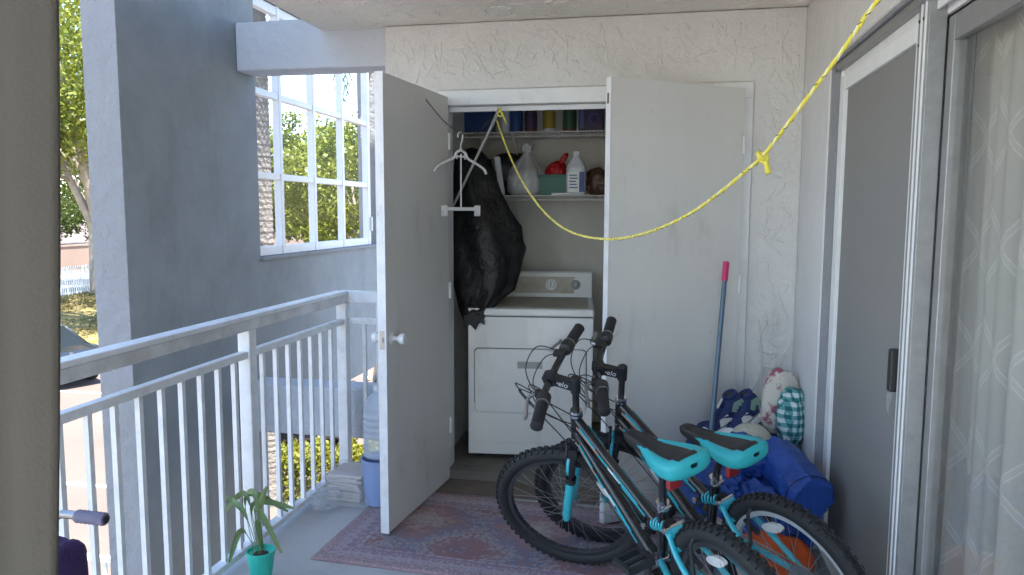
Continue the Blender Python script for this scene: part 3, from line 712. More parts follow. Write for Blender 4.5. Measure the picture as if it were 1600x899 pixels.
# ================================================================== BALCONY FIXTURES
# ---- railing
ra = thing('balcony_railing', 'white metal balcony railing with square balusters and a broad weathered top rail', 'railing', (XL,2.5,0))
MB().box((XL-.03,-5,1.062), (XL+.03,4.062,1.112)).build('top_rail', 'rail_weathered', ra, bevel=.004)
MB().box((XL-.036,-5,1.1125), (XL+.036,4.068,1.134)).build('rail_cap', 'rail_white', ra, bevel=.004)
MB().box((XL-.036,4.069,1.064), (-1.578,4.13,1.13)).build('top_rail', 'rail_white', ra, bevel=.004)
for y0, y1 in ((-4.97,.93),(.99,3.0),(3.06,4.045)):
    MB().box((XL-.02,y0,.935), (XL+.02,y1,.968)).build('mid_rail', 'rail_white', ra, bevel=.003); MB().box((XL-.022,y0,.045), (XL+.022,y1,.075)).build('bottom_rail', 'rail_white', ra, bevel=.003)
MB().box((XL+.032,4.08,.935), (-1.578,4.118,.968)).build('mid_rail', 'rail_white', ra, bevel=.003); MB().box((XL+.032,4.08,.045), (-1.578,4.118,.075)).build('bottom_rail', 'rail_white', ra, bevel=.003)
for y in (-4.97,-2.0,.96,3.03,4.075):
    h_ = 1.0615
    MB().box((XL-.03,y-.03,0), (XL+.03,y+.03,h_)).build('post', 'rail_white', ra, bevel=.004)
MB().box((-1.625,4.075,0), (-1.58,4.123,1.0615)).build('post', 'rail_white', ra, bevel=.004)
for k in range(-1, 18):
    y = 1.079+.1225*k
    if k == -1 or y > 2.95 or abs(y-.96) < .05 or abs(y-3.03) < .06: continue
    MB().box((XL-.010,y-.010,.0755), (XL+.010,y+.010,.9345)).build('baluster', 'rail_white', ra)
for k in range(7):
    y = 3.155+.124*k; MB().box((XL-.010,y-.010,.0755), (XL+.010,y+.010,.9345)).build('baluster', 'rail_white', ra)
MB().box((-1.715,4.089,.0755), (-1.695,4.109,.9345)).build('baluster', 'rail_white', ra)

# ---- closet doors
def closet_door(name, label, hinge, ang, knob_side, zt=2.245):
    """door leaf in its own frame: x runs from the hinge to the free edge, y is the thickness"""
    t = thing(name, label, 'door'); t.location = (hinge[0],hinge[1],0); t.rotation_euler.z = ang
    W_ = .805
    MB().box((0.002,-.019,.022), (W_-.003,.019,zt-.002)).build('leaf', 'door_paint', t, bevel=.002)
    MB().box((W_-.003,-.0225,.02), (W_+.001,.0225,zt)).build('edge', 'door_edge', t, bevel=.0015)
    return t, W_
ld, W_ = closet_door('closet_door', 'grey closet door swung wide open with a white round knob', (-1.205,4.115), math.atan2(-.80,-.085), 1)
k_ = MB(); s = 1
for s in (1,):
    kn = MB(); kn.lathe([(.029,.019),(.029,.024),(.016,.028),(.011,.034),(.011,.05),(.022,.062),(.027,.075),(.024,.088),(.010,.093)], (W_-.065,0,.985), (0,s,0), 20); kn.build('knob', 'trim_white', ld, smooth=True, auto=40)
kn = MB(); kn.lathe([(.029,.019),(.029,.024),(.012,.03),(.012,.045),(.026,.06),(.026,.08),(.01,.085)], (W_-.065,0,.985), (0,-1,0), 20); kn.build('knob', 'trim_white', ld, smooth=True, auto=40)
MB().box((W_+.0012,-.012,.94), (W_+.0025,.012,1.03)).build('latch_plate', 'steel', ld); MB().box((W_+.0025,-.006,.975), (W_+.010,.006,.997)).build('latch_bolt', 'steel', ld)
for z in (.3,1.1,1.95): MB().tube([(0.0,.024,z),(0,.024,z+.09)], .007, 8).build('hinge', 'trim_white', ld)
rd, W_ = closet_door('closet_door', 'grey closet door standing ajar behind the bicycle handlebars', (.415,4.105), math.atan2(-.45,-.67), -1)
for z in (.55,1.22,1.95):
    h_ = MB(); h_.tube([(.004,.026,z-.045),(.004,.026,z-.017)], .0075, 10); h_.tube([(.004,.026,z-.014),(.004,.026,z+.014)], .0075, 10); h_.tube([(.004,.026,z+.017),(.004,.026,z+.045)], .0075, 10); h_.build('hinge', 'trim_white', rd, smooth=True, auto=40)
sp = MB(); sp.lathe([(.031,0),(.031,.006),(.026,.01)], (W_-.03,.019,1.02), (0,1,0), 20); sp.build('escutcheon', 'trim_white', rd); MB().lathe([(.008,0),(.008,.003)], (W_-.03,.029,1.03), (0,1,0), 12).build('keyhole', 'black_plastic', rd)
MB().box((W_+.0012,-.008,2.12), (W_+.0022,.006,2.17)).build('bolt_slot', 'rope_dark', rd)

# ---- sliding door
sdr = thing('sliding_door_frame', 'grey aluminium sliding door frame with tracks in the right wall', 'door frame', (.82,2,0))
MB().box((.745,.25,2.215), (.90,3.534,2.246)).build('head_track', 'aluminium', sdr, bevel=.003)
MB().box((.772,.25,2.185), (.780,3.50,2.2149)).build('track_lip', 'white_alu', sdr); MB().box((.80,.25,2.17), (.812,2.47,2.2149)).build('track_lip', 'white_alu', sdr); MB().box((.84,.25,2.16), (.85,2.47,2.2149)).build('track_lip', 'aluminium', sdr)
MB().box((.73,.25,.0), (.92,3.534,.035)).build('sill_track', 'aluminium', sdr, bevel=.003)
MB().box((.765,3.5,.035), (.90,3.534,2.2149)).build('jamb', 'white_alu', sdr, bevel=.003)
MB().box((.752,2.398,.035), (.801,2.49,2.2149)).build('interlock', 'aluminium', sdr, bevel=.002)
for y in (2.42,2.455): MB().box((.748,y-.004,.036), (.7519,y+.004,2.214)).build('rib', 'white_alu', sdr)
for z, y in ((2.17,2.44),(2.10,2.475),(2.17,2.478)): MB().lathe([(.006,0),(.005,.003)], (.7519,y,z), (-1,0,0), 8).build('screw', 'rope_dark', sdr)
scd = thing('screen_door', 'sliding insect screen door with white frame and dark grey mesh', 'screen door', (.785,3,.035))
MB().box((.765,2.50,.036), (.795,2.545,2.1849)).build('stile', 'white_alu', scd, bevel=.003); MB().box((.765,3.455,.036), (.795,3.4995,2.1849)).build('stile', 'white_alu', scd, bevel=.003)
MB().box((.766,2.5451,2.125), (.794,3.4549,2.1845)).build('rail', 'white_alu', scd, bevel=.003); MB().box((.766,2.5451,.036), (.794,3.4549,.10)).build('rail', 'white_alu', scd, bevel=.003)
MB().box((.781,2.5452,.1002), (.783,3.4548,2.1248)).build('mesh', 'screen_door_mesh', scd)
MB().box((.745,2.552,1.02), (.780,2.585,1.16)).build('handle', 'black_plastic', scd, bevel=.006)
wr_ = MB(); 
wr_.add([(.758,2.556,1.015),(.752,2.60,1.01),(.757,2.61,.95),(.762,2.585,.93),(.754,2.565,.97)], [(0,1,2),(0,2,4),(4,2,3)]); wr_.build('plastic_scrap', 'wrap', scd)
gd = thing('glass_door', 'sliding glass door panel in front of the lace curtain', 'door', (.83,1.4,.035))
MB().box((.8025,2.345,.036), (.838,2.39,2.159)).build('stile', 'aluminium', gd, bevel=.003); MB().box((.803,.3,.036), (.837,2.3449,.11)).build('rail', 'aluminium', gd, bevel=.003); MB().box((.803,.3,2.085), (.837,2.3449,2.159)).build('rail', 'aluminium', gd, bevel=.003)
MB().box((.818,.3,.1101), (.823,2.3448,2.0849)).build('pane', 'door_glass', gd)
MB().box((.818,2.49,.04), (.823,3.49,2.16)).build('pane', 'door_glass', gd)
MB().box((.770,2.478,1.30), (.776,2.492,1.40)).build('lock', 'black_plastic', gd)
def cloth(name, y0, y1, x, z0, z1, folds, amp, m, label, cat, seed=0, ny=150, nz=26, flare=0, along='Y', swing=0):
    rnd = random.Random(seed); me = bpy.data.meshes.new(name); vs = []; uv = []
    ph = [rnd.uniform(0,6.28) for _ in range(4)]
    for j in range(nz+1):
        tz = j/nz; z = z1+(z0-z1)*tz
        for i in range(ny+1):
            t = i/ny; fold = math.sin(t*folds*6.283+ph[0]+.5*math.sin(tz*2+ph[1]))+.45*math.sin(t*folds*2.37*6.283+ph[2]+tz*1.2)+.3*math.sin(t*folds*.6*6.283+ph[3])
            off = amp*fold*(.55+.45*tz)
            y = y0+(y1-y0)*t+swing*tz*tz*(1-t)
            y += .35*amp*math.cos(t*folds*6.283+ph[0])
            vs.append((x+off,y,z) if along == 'Y' else (y,x+off,z)); uv.append((t*abs(y1-y0)*1.35, z))
    fs = [(j*(ny+1)+i, j*(ny+1)+i+1, (j+1)*(ny+1)+i+1, (j+1)*(ny+1)+i) for j in range(nz) for i in range(ny)]
    me.from_pydata(vs, [], fs); me.materials.append(MATS[m]); me.polygons.foreach_set('use_smooth', [True]*len(fs))
    ul = me.uv_layers.new(name='UVMap'); idx = np.zeros(len(me.loops), dtype=np.int32); me.loops.foreach_get('vertex_index', idx)
    ul.data.foreach_set('uv', np.array(uv, dtype=np.float32)[idx].reshape(-1)); me.update()
    o = bpy.data.objects.new(name, me); col.objects.link(o); tag(o, label, cat); return o
cloth('lace_curtain', .35, 2.50, .912, .04, 2.3, 12, .034, 'sheer_voile', 'sheer lace curtain with a diamond lattice behind the glass door', 'curtain', 4)
cloth('lace_curtain', .30, 1.78, .856, .04, 2.3, 5, .010, 'sheer_voile', 'second layer of lace curtain overlapping close behind the glass', 'curtain', 9, swing=.0)
cloth('lace_curtain', 2.5, 3.5, .91, .04, 2.3, 6, .02, 'sheer_voile', 'lace curtain hanging behind the insect screen', 'curtain', 7)
for y0, y1 in ((.25,3.54),):
    o = MB().tube([(.90,y0,2.31),(.90,y1,2.31)], .012, 8).build('curtain_rod', 'white_alu'); tag(o, 'thin white rod carrying the lace curtains', 'curtain rod')
# olive drape next to the viewpoint
dl = atd(122,450,.62)
dr = cloth('olive_drape', dl.x, -1.25, dl.y, .02, 2.6, 4.6, .028, 'drape', 'thick olive grey drape hanging at the end of the railing', 'curtain', 3, ny=160, nz=30, along='X', swing=-.21)
dr.modifiers.new('solid', 'SOLIDIFY').thickness = .006
o = MB().tube([(-1.45,dl.y,2.61),(-.45,dl.y,2.61)], .012, 8).build('drape_rod', 'aluminium'); tag(o, 'metal rod under the ceiling carrying the olive drape', 'curtain rod')

# ---- floor things
rug = MB(); nx, ny = 60, 30
for j in range(ny+1):
    for i in range(nx+1):
        x = -.90+1.8*i/nx; y = -.455+.91*j/ny
        rug.v.append((x,y,.007+.0035*noise.noise(Vector((x*4,y*4,1)))+.002*noise.noise(Vector((x*11,y*11,4)))))
for j in range(ny):
    for i in range(nx): a = j*(nx+1)+i; rug.f.append((a,a+1,a+nx+2,a+nx+1)); rug.m.append(0)
ro = rug.build('rug', 'rug_weave', smooth=True); ro.location = (-.62,3.43,0); ro.rotation_euler.z = R(-3.2); ro.modifiers.new('solid','SOLIDIFY').thickness = .006
tag(ro, 'faded oriental rug in dusty pink and slate under the open closet door', 'rug')
ce = MB().tube(spline([at(522,55,'Z',ZC),at(522,60,'Z',ZC-.02),at(524,62,'Z',ZC-.035),at(527,60,'Z',ZC-.03)],4), .003, 6).build('ceiling_hook', 'rope_dark', smooth=True); tag(ce, 'small dark metal hook screwed into the ceiling edge', 'hook')

# stack of tiles wrapped in plastic
sx, sy = -1.67, 3.80
ts = thing('tile_stack', 'stack of thin pinkish tiles against the railing bottom', 'tiles', (sx,sy,0)); rnd = random.Random(2); z = .004
for k in range(9):
    h_ = rnd.uniform(.012,.018); a = R(rnd.uniform(-4,4)-6); dx, dy = rnd.uniform(-.008,.008), rnd.uniform(-.01,.01)
    MB().obox((sx+dx,sy+dy,z+h_/2), (.20,.20,h_-.001), rz(a)).build('tile', 'paper', ts, bevel=.002); z += h_+.0012
wrp = MB(); g_ = 16; V = {}
for i in range(g_+1):
    for j in range(g_+1):
        u, v = i/g_*2-1, j/g_*2-1; r_ = max(abs(u),abs(v)); e = Vector((u,v,0))
        zz = z+.006 if r_ < .62 else (z+.006)*(1-(r_-.62)/.38)+.004
        sc = .175 if r_ < .62 else .175+.02*(r_-.62)
        V[i,j] = Vector((sx+u*sc+.016*noise.noise(Vector((u*3,v*3,1))),sy+v*sc+.016*noise.noise(Vector((u*3,v*3,7))),zz+.010*noise.noise(Vector((u*5,v*5,3)))*(1 if r_>.5 else .3)+.003))
wrp.v = [tuple(V[i,j]) for i in range(g_+1) for j in range(g_+1)]; wrp.f = [(i*(g_+1)+j,(i+1)*(g_+1)+j,(i+1)*(g_+1)+j+1,i*(g_+1)+j+1) for i in range(g_) for j in range(g_)]; wrp.m = [0]*len(wrp.f)
wrp.build('plastic_wrap', 'wrap', ts)
o = MB().blob((-1.73,3.58,.055), (.16,.16,.11), None, .22, 3, 4, 2.2, 10, .3).build('plastic_bag', 'wrap', smooth=True); tag(o, 'crumpled clear plastic bag beside the tile stack', 'plastic bag')
# bucket and water bottle
bx_, by_ = -1.47, 3.72
bk = thing('bucket', 'blue plastic bucket under the clear water bottle beside the open door', 'bucket', (bx_,by_,0))
m = MB(); m.lathe([(.085,.012),(.10,.25),(.106,.25),(.106,.262),(.097,.262),(.083,.02),(.01,.018)], (bx_,by_,0), seg=28); m.build('body', 'bucket_blue', bk, smooth=True, auto=40)
hd_ = [Vector((bx_+.108*math.cos(a),by_+.03,.245-.09*math.sin(a))) for a in [math.pi*k/14 for k in range(15)]]; MB().tube(hd_, .003, 6).build('bail', 'steel', bk)
wbt = thing('water_bottle', 'large clear ribbed water bottle standing on the blue bucket', 'bottle', (bx_,by_,.264))
m = MB(); z0 = .2635; pr_ = [(.055,z0),(.088,z0+.012)]
for k in range(7): zz = z0+.02+.034*k; pr_ += [(.090,zz),(.090,zz+.018),(.083,zz+.026)]
pr_ += [(.088,z0+.27),(.082,z0+.305),(.055,z0+.345),(.03,z0+.362),(.027,z0+.385)]
m.lathe(pr_, (bx_,by_,0), seg=28); m.build('body', 'jug_plastic', wbt, smooth=True); m = MB(); m.lathe([(.031,z0+.372),(.031,z0+.40),(.026,z0+.404)], (bx_,by_,0), seg=20); m.build('cap', 'bottle_white', wbt, smooth=True, auto=40)
# potted plant
pp = at(392,905,'Z',0.0); pxp, pyp = -1.66, 2.80
po = thing('potted_plant', 'small plant with drooping lance leaves in a teal pot by the railing', 'plant', (pxp,pyp,0))
m = MB(); m.lathe([(.040,0),(.043,.006),(.058,.125),(.061,.125),(.061,.14),(.056,.14),(.053,.128),(.02,.12)], (pxp,pyp,0), seg=24); m.build('pot', 'pot_teal', po, smooth=True, auto=40)
m = MB(); m.lathe([(.001,.125),(.054,.122),(.05,.10)], (pxp,pyp,0), seg=20, cap=False); m.build('soil', 'soil', po)
for k, (px, py, tx, ty, L) in enumerate([(385,775,352,800,.0),(400,780,385,770,0),(385,775,450,800,0),(400,795,440,865,0),(378,830,358,880,0),(402,815,410,860,0),(395,790,460,795,0),(405,800,418,760,0),(380,800,345,775,0)]):
    rnd = random.Random(k); yo = pyp+rnd.uniform(-.05,.05)
    mid = at(px,py,'Y',yo); tip = at(tx,ty,'Y',yo+rnd.uniform(-.10,.06)); b0 = Vector((pxp+rnd.uniform(-.02,.02),pyp+rnd.uniform(-.02,.02),.12))
    P = spline([b0,mid,tip],8); m = MB(); n_ = len(P); L_ = []; Rr = []
    for i, p in enumerate(P):
        t = max(0,(i-n_*.35)/(n_*.65)); wd = .0115*math.sin(math.pi*min(1,t**.75))+.0015
        tg = (P[min(i+1,n_-1)]-P[max(i-1,0)]).normalized(); s_ = tg.cross(Vector((.3,-1,.35))).normalized()
        L_.append(p+s_*wd+Vector((0,0,wd*.4))); Rr.append(p-s_*wd+Vector((0,0,wd*.4)))
    for i in range(n_-1):
        m.add([L_[i],P[i],P[i+1],L_[i+1]],[(0,1,2,3)]); m.add([P[i],Rr[i],Rr[i+1],P[i+1]],[(0,1,2,3)])
    m.build('leaf', 'leaf_plant', po, smooth=True)

# wheeled walker at the left
wk = thing('walker', 'folded walker with grey foam grip and purple cloth pouch beside the railing', 'walker', (-1.5,1.6,0))
gx0, gx1, gz, gy = -1.47, -1.385, .808, 1.6
m = MB(); prof = []
for k in range(15): prof.append((.0165+(.0012 if k%2 else -.0008),k/14*.085))
m.lathe([(.012,-.002)]+prof+[(.011,.0855)], (gx0,gy,gz), (1,0,-.02), 18); m.build('grip', 'foam_grey', wk, smooth=True, auto=50)
m = MB(); m.lathe([(.010,.0),(.010,.002)], (gx1+.001,gy,gz-.002), (1,0,0), 14); m.build('grip_end', 'black_plastic', wk)
m = MB(); m.tube(spline([(gx0+.01,gy,gz),(-1.52,gy,gz),(-1.545,gy,gz-.03),(-1.555,gy,gz-.12),(-1.555,gy+.0,.30),(-1.55,gy+.05,.09)],6), .0115, 10); m.build('handle_tube', 'steel', wk, smooth=True)
m = MB(); m.tube(spline([(-1.555,gy,.55),(-1.555,gy-.22,.35),(-1.555,gy-.32,.09)],6), .0105, 10); m.build('leg', 'steel', wk, smooth=True)
m = MB(); m.tube(spline([(-1.70,gy,gz-.1),(-1.70,gy,.3),(-1.70,gy+.05,.09)],6), .0105, 10); m.build('leg', 'steel', wk, smooth=True)
m = MB(); m.tube([(-1.70,gy,.62),(-1.555,gy,.62)], .008, 8); m.build('crossbar', 'steel', wk)
for x, y in ((-1.55,gy+.05),(-1.555,gy-.32),(-1.70,gy+.05)):
    m = MB(); m.lathe([(.02,-.012),(.058,-.012),(.062,0),(.058,.012),(.02,.012)], (x,y,.062), (1,0,0), 20); m.build('wheel', 'black_rubber', wk, smooth=True, auto=40)
m = MB(); m.blob((-1.56,gy+.02,.585), (.11,.12,.26), None, .05, 2, 3, 6, 10, .03); m.build('pouch', 'purple_cloth', wk, smooth=True)

# ================================================================== LAUNDRY CLOSET
DR = rz(R(6)); DO = Vector((-.80,4.80,.06))           # dryer centre on the closet floor
dy = thing('clothes_dryer', 'white front loading clothes dryer with a rear control panel in the closet', 'dryer'); dy.location = DO; dy.rotation_euler.z = R(6)
w2, d2, H_ = .385, .385, .95
MB().box((-w2,-d2,.03), (w2,d2,.897)).build('cabinet', 'appliance_white', dy, bevel=.006)
MB().box((-w2-.004,-d2-.006,.903), (w2+.004,d2,H_)).build('top', 'appliance_white', dy, bevel=.012, seg=3)
MB().box((-w2+.03,-d2+.045,H_-.001), (w2-.03,d2-.12,H_+.0025)).build('top_panel', 'appliance_dirty', dy, bevel=.002)
MB().box((-w2+.01,-d2+.012,.897), (w2-.01,d2-.02,.903)).build('seam', 'appliance_gap', dy)
cn = MB(); cn.loft([[Vector((x,.245,H_)),Vector((x,.285,H_+.165)),Vector((x,.30,H_+.178)),Vector((x,.375,H_+.17)),Vector((x,.375,H_))] for x in (-w2,w2)]); cn.build('console', 'appliance_white', dy, bevel=.006)
MB().obox((-.05,.262,H_+.085), (.62,.003,.115), rot3(-13.6)).build('console_panel', 'appliance_dirty', dy)
for x, r_ in ((-.21,.026),(.10,.027),(.27,.023)):
    kn = MB(); kn.lathe([(r_+.012,0),(r_+.012,.003),(r_,.005),(r_*.86,.026),(r_*.5,.028)], (x,.262,H_+.087), (0,-1,.24), 24); kb_ = kn.build('dial', 'appliance_white' if x < .2 else 'knob_grey', dy, smooth=True, auto=40)
    MB().obox((x,.231,H_+.0945), (.006,.006,r_*1.5), rot3(-13.6)).build('pointer', 'knob_grey', kb_)
mk = MB()
for x, z in ((-.14,.125),(-.05,.085),(.10,.13),(.25,.135),(.24,.04),(-.22,.135),(.06,.085),(.14,.085)):
    mk.obox((x,.2605-(.085-z)*.242,H_+z), (.035,.0012,.004), rot3(-13.6))
mk.build('marking', 'knob_grey', dy)
# door panel, recessed handle, lower panel
def rrect(x0,x1,z0,z1,y,r_,n=5):
    P = []
    for cx, cz, a0 in ((x1-r_,z1-r_,0),(x0+r_,z1-r_,90),(x0+r_,z0+r_,180),(x1-r_,z0+r_,270)):
        for k in range(n+1): a = R(a0+90*k/n); P.append(Vector((cx+r_*math.cos(a),y,cz+r_*math.sin(a))))
    return P
m = MB(); m.loft([rrect(-.348,.348,.335,.705,-d2+.001,.03),rrect(-.348,.348,.335,.705,-d2-.0008,.03)]); m.build('door_gap', 'appliance_gap', dy)
m = MB(); m.loft([rrect(-.343,.343,.30,.70,-d2-.0005,.028),rrect(-.343,.343,.30,.70,-d2-.009,.028),rrect(-.337,.337,.306,.694,-d2-.013,.024)]); dd = m.build('door', 'appliance_white', dy, smooth=True, auto=30)
m = MB(); m.box((-.085,-d2-.0160,.625), (.085,-d2-.0132,.633)); m.box((-.085,-d2-.0160,.573), (.085,-d2-.0132,.581)); m.box((-.085,-d2-.0160,.581), (-.077,-d2-.0132,.625)); m.box((.077,-d2-.0160,.581), (.085,-d2-.0132,.625)); m.build('handle', 'appliance_white', dd, bevel=.0015)
MB().box((-.076,-d2-.0136,.582), (.076,-d2-.0132,.624)).build('handle_recess', 'knob_grey', dd)
MB().box((-w2+.003,-d2-.006,.115), (w2-.003,-d2-.0002,.292)).build('lower_panel', 'appliance_white', dy, bevel=.004)
MB().box((-w2+.003,-d2-.006,.034), (w2-.003,-d2-.0002,.108)).build('toe_panel', 'appliance_white', dy, bevel=.004)
for x in (-.33,.33):
    for y in (-.33,.33): MB().lathe([(.02,.0),(.02,.03)], (x,y,0), seg=12).build('foot', 'black_rubber', dy)

def wire_shelf(z, y0, y1, x0, x1, label):
    t = thing('wire_shelf', label, 'shelf', ((x0+x1)/2,y0,z))
    MB().tube([(x0,y0,z),(x1,y0,z)], .0042, 8).build('front_rail', 'wire_white', t); MB().tube([(x0,y0-.002,z-.028),(x1,y0-.002,z-.028)], .004, 8).build('front_rail', 'wire_white', t); MB().tube([(x0,y1,z),(x1,y1,z)], .004, 8).build('back_rail', 'wire_white', t)
    m = MB(); k = 0; x = x0+.01
    while x < x1: m.tube([(x,y1,z+.002),(x,y0-.002,z+.002),(x,y0-.002,z-.028)], .0018, 5); x += .025
    m.build('wires', 'wire_white', t)['kind'] = 'stuff'
    for x in (x0+.32,x1-.42): MB().tube([(x,y0+.03,z-.005),(x,y1,z-.30)], .005, 6).build('brace', 'wire_white', t)
    return t
ZL = at(860,306,'Y',4.85).z; ZU = at(860,206,'Y',4.85).z
wire_shelf(ZL, 4.85, 5.34, -1.29, .51, 'lower white wire shelf above the dryer'); wire_shelf(ZU, 4.85, 5.34, -1.29, .51, 'upper white wire shelf under the closet top')
def on(px, z, y): # point on a shelf level below pixel column px at depth y
    p = at(px, 300, 'Y', y); return p.x
# lower shelf goods
zs = ZL+.005
x = on(900,zs,4.95); jg = thing('jug', 'white plastic jug with a printed label and pointed shoulders on the lower shelf', 'bottle', (x,4.95,zs))
m = MB(); rg_ = []
for h_, a_, b_ in ((0,.060,.050),(.008,.066,.055),(.17,.066,.055),(.185,.064,.053),(.235,.035,.032),(.252,.021,.021),(.262,.020,.020)):
    rg_.append([Vector((x+a_*math.copysign(abs(math.cos(t))**.7,math.cos(t)),4.95+b_*math.copysign(abs(math.sin(t))**.7,math.sin(t)),zs+h_)) for t in [6.283*k/28 for k in range(28)]])
m.loft(rg_); m.build('body', 'bottle_white', jg, smooth=True, auto=50)
m = MB(); m.lathe([(.023,.255),(.023,.285),(.019,.288)], (x,4.95,zs), seg=18); m.build('cap', 'trim_white', jg, smooth=True, auto=40)
m = MB(); m.obox((x-.012,4.8935,zs+.085), (.075,.002,.13), rot3()); lb = m.build('label', 'trim_white', jg)
m = MB()
for k in range(5): m.box((x-.04+.004*(k%2),4.8915,zs+.045+.02*k), (x+.018-.006*(k%3),4.8924,zs+.053+.02*k))
m.build('print', 'label_navy', lb); MB().obox((x+.045,4.8955,zs+.085), (.035,.003,.13), rot3(0,0,12)).build('label', 'label_navy', jg)
x = on(868,zs,5.0); cr_ = thing('crate', 'dark green plastic crate on the lower shelf holding a red bag', 'crate', (x,5.0,zs))
MB().box((x-.10,4.93,zs), (x+.11,5.12,zs+.006)).build('base', 'crate_green', cr_)
for nm, lo, hi in (('side',(x-.10,4.93,zs+.0062),(x+.11,4.938,zs+.125)),('side',(x-.10,5.112,zs+.0062),(x+.11,5.12,zs+.125)),('side',(x-.10,4.9382,zs+.0062),(x-.092,5.1118,zs+.125)),('side',(x+.102,4.9382,zs+.0062),(x+.11,5.1118,zs+.125))): MB().box(lo,hi).build(nm, 'crate_green', cr_, bevel=.002)
MB().box((x-.102,4.924,zs+.125), (x+.112,4.94,zs+.137)).build('rim', 'crate_green', cr_, bevel=.003)
rb = thing('red_bag', 'red knotted plastic bag sitting in the green crate', 'bag', (x,5.02,zs+.01))
m = MB(); m.blob((x+.0,5.02,zs+.12), (.15,.13,.22), rot3(0,10), .14, 2.6, 3, 2.4, 12, .2); m.build('body', 'red_cloth', rb, smooth=True); m = MB(); m.blob((x+.05,5.01,zs+.245), (.04,.03,.09), rot3(0,35), .2, 3, 8, 2, 6, .2); m.build('knot', 'red_cloth', rb, smooth=True)
x = on(822,zs,4.98); pb_ = thing('carrier_bag', 'white translucent carrier bag tied at the top on the lower shelf', 'bag', (x,4.98,zs))
rg_ = []
for h_, r_ in ((.004,.09),(.03,.118),(.10,.125),(.17,.105),(.22,.07),(.26,.035),(.285,.018),(.30,.028),(.325,.05)):
    rg_.append([Vector((x+r_*(1+.10*math.sin(7*t+h_*9)+.08*math.sin(13*t))*math.cos(t)+.02*h_,4.98+r_*.85*(1+.12*math.sin(5*t+2))*math.sin(t),zs+h_+(.02*math.sin(3*t) if h_>.3 else 0))) for t in [6.283*k/40 for k in range(40)]])
m = MB(); m.loft(rg_, caps=False); m.build('body', 'clear_bag', pb_, smooth=True)
m = MB(); m.blob((x-.01,4.98,zs+.085), (.16,.13,.15), None, .12, 3, 5, 2.5, 8, .1); m.build('contents', 'bottle_white', pb_, smooth=True); m = MB(); m.blob((x+.03,4.99,zs+.20), (.06,.06,.07), None, .1, 3, 6, 2.5, 6); m.build('contents', 'can_yellow', pb_, smooth=True)
x = on(778,zs,4.98); o = MB().obox((x,4.98,zs+.13), (.045,.16,.26), rot3(0,-8,20)).build('white_carton', 'bottle_white', bevel=.01); tag(o, 'narrow white carton leaning beside the carrier bag', 'carton')
x = on(768,zs,5.12); rc = thing('red_can', 'dark can with a red lid behind the white carton', 'can', (x,5.12,zs)); m = MB(); m.lathe([(.05,0),(.052,.004),(.052,.19),(.05,.195)], (x,5.12,zs), seg=24); m.build('body', 'navy', rc, smooth=True, auto=40); m = MB(); m.lathe([(.053,.196),(.053,.235),(.045,.24)], (x,5.12,zs), seg=24); m.build('lid', 'red_cloth', rc, smooth=True, auto=40)
x = on(878,zs,4.89); o = MB().obox((x,4.875,zs+.008), (.13,.045,.014), rot3(2,0,3)).build('folded_paper', 'bottle_white', bevel=.003); tag(o, 'white folded packet lying in front of the green crate', 'packet')
x = on(928,zs,5.1); o = MB().blob((x+.02,5.1,zs+.09), (.16,.14,.19), None, .14, 3, 7, 2.6, 10, .15).build('brown_sack', 'bottle_brown', smooth=True); tag(o, 'brown lumpy sack on the lower shelf behind the white jug', 'sack')
# upper shelf goods
zu = ZU+.005
def tin(name, label, px, r_, h_, mb_, ml, mlid, cat='can', y=4.95):
    x = on(px,zu,y)*1.0; t = thing(name, label, cat, (x,y,zu)); m = MB(); m.lathe([(r_*.95,0),(r_,.004),(r_,h_-.03),(r_*.75,h_),(r_*.7,h_+.004)], (x,y,zu), seg=26); m.build('body', mb_, t, smooth=True, auto=45)
    m = MB(); m.lathe([(r_+.001,h_*.12),(r_+.001,h_*.75)], (x,y,zu), seg=26, cap=False); m.build('label', ml, t, smooth=True); m = MB(); m.lathe([(r_*.72,h_+.0045),(r_*.72,h_+.025),(r_*.6,h_+.028)], (x,y,zu), seg=20); m.build('lid', mlid, t, smooth=True, auto=40); return t
tin('white_tub', 'slim white bottle next to the pole end on the upper shelf', 790, .032, .20, 'bottle_white', 'bottle_white', 'trim_white', 'bottle')
tin('blue_can', 'blue can on the upper shelf', 806, .045, .17, 'bottle_blue', 'bottle_blue', 'navy')
tin('brown_jar', 'brown jar on the upper shelf between blue and yellow cans', 829, .04, .17, 'bottle_brown', 'box_purple', 'bottle_white', 'jar')
tin('yellow_can', 'yellow labelled can on the upper shelf', 857, .042, .20, 'bottle_white', 'can_yellow', 'knob_grey')
tin('green_can', 'dark can with green label on the upper shelf', 889, .045, .18, 'bottle_brown', 'can_green', 'red_cloth')
x = on(920,zu,4.95); bxp = thing('detergent_box', 'dark purple detergent box on the upper shelf next to the closet door', 'box', (x,4.95,zu)); MB().box((x-.07,4.91,zu), (x+.09,5.03,zu+.22)).build('body', 'box_purple', bxp, bevel=.004); m = MB(); m.torus((x+.03,4.908,zu+.08), .03, .006, (0,1,0), 24, 6); m.build('emblem', 'label_navy', bxp); MB().box((x-.06,4.9085,zu+.02), (x-.035,4.9095,zu+.18)).build('print', 'label_navy', bxp)
x = on(735,zu,4.97); o = thing('blue_bin', 'long blue storage bin on the upper shelf beside the door jamb', 'bin', (x,4.97,zu)); m = MB(); m.loft([[Vector((x+sx_*w_,4.99+sy_*d_,zu+h_)) for sx_, sy_ in ((-1,-1),(1,-1),(1,1),(-1,1))] for w_, d_, h_ in ((.15,.09,0),(.165,.10,.13),(.172,.107,.13),(.172,.107,.145),(.16,.095,.145),(.145,.085,.01))]); m.build('body', 'bottle_blue', o, bevel=.004)
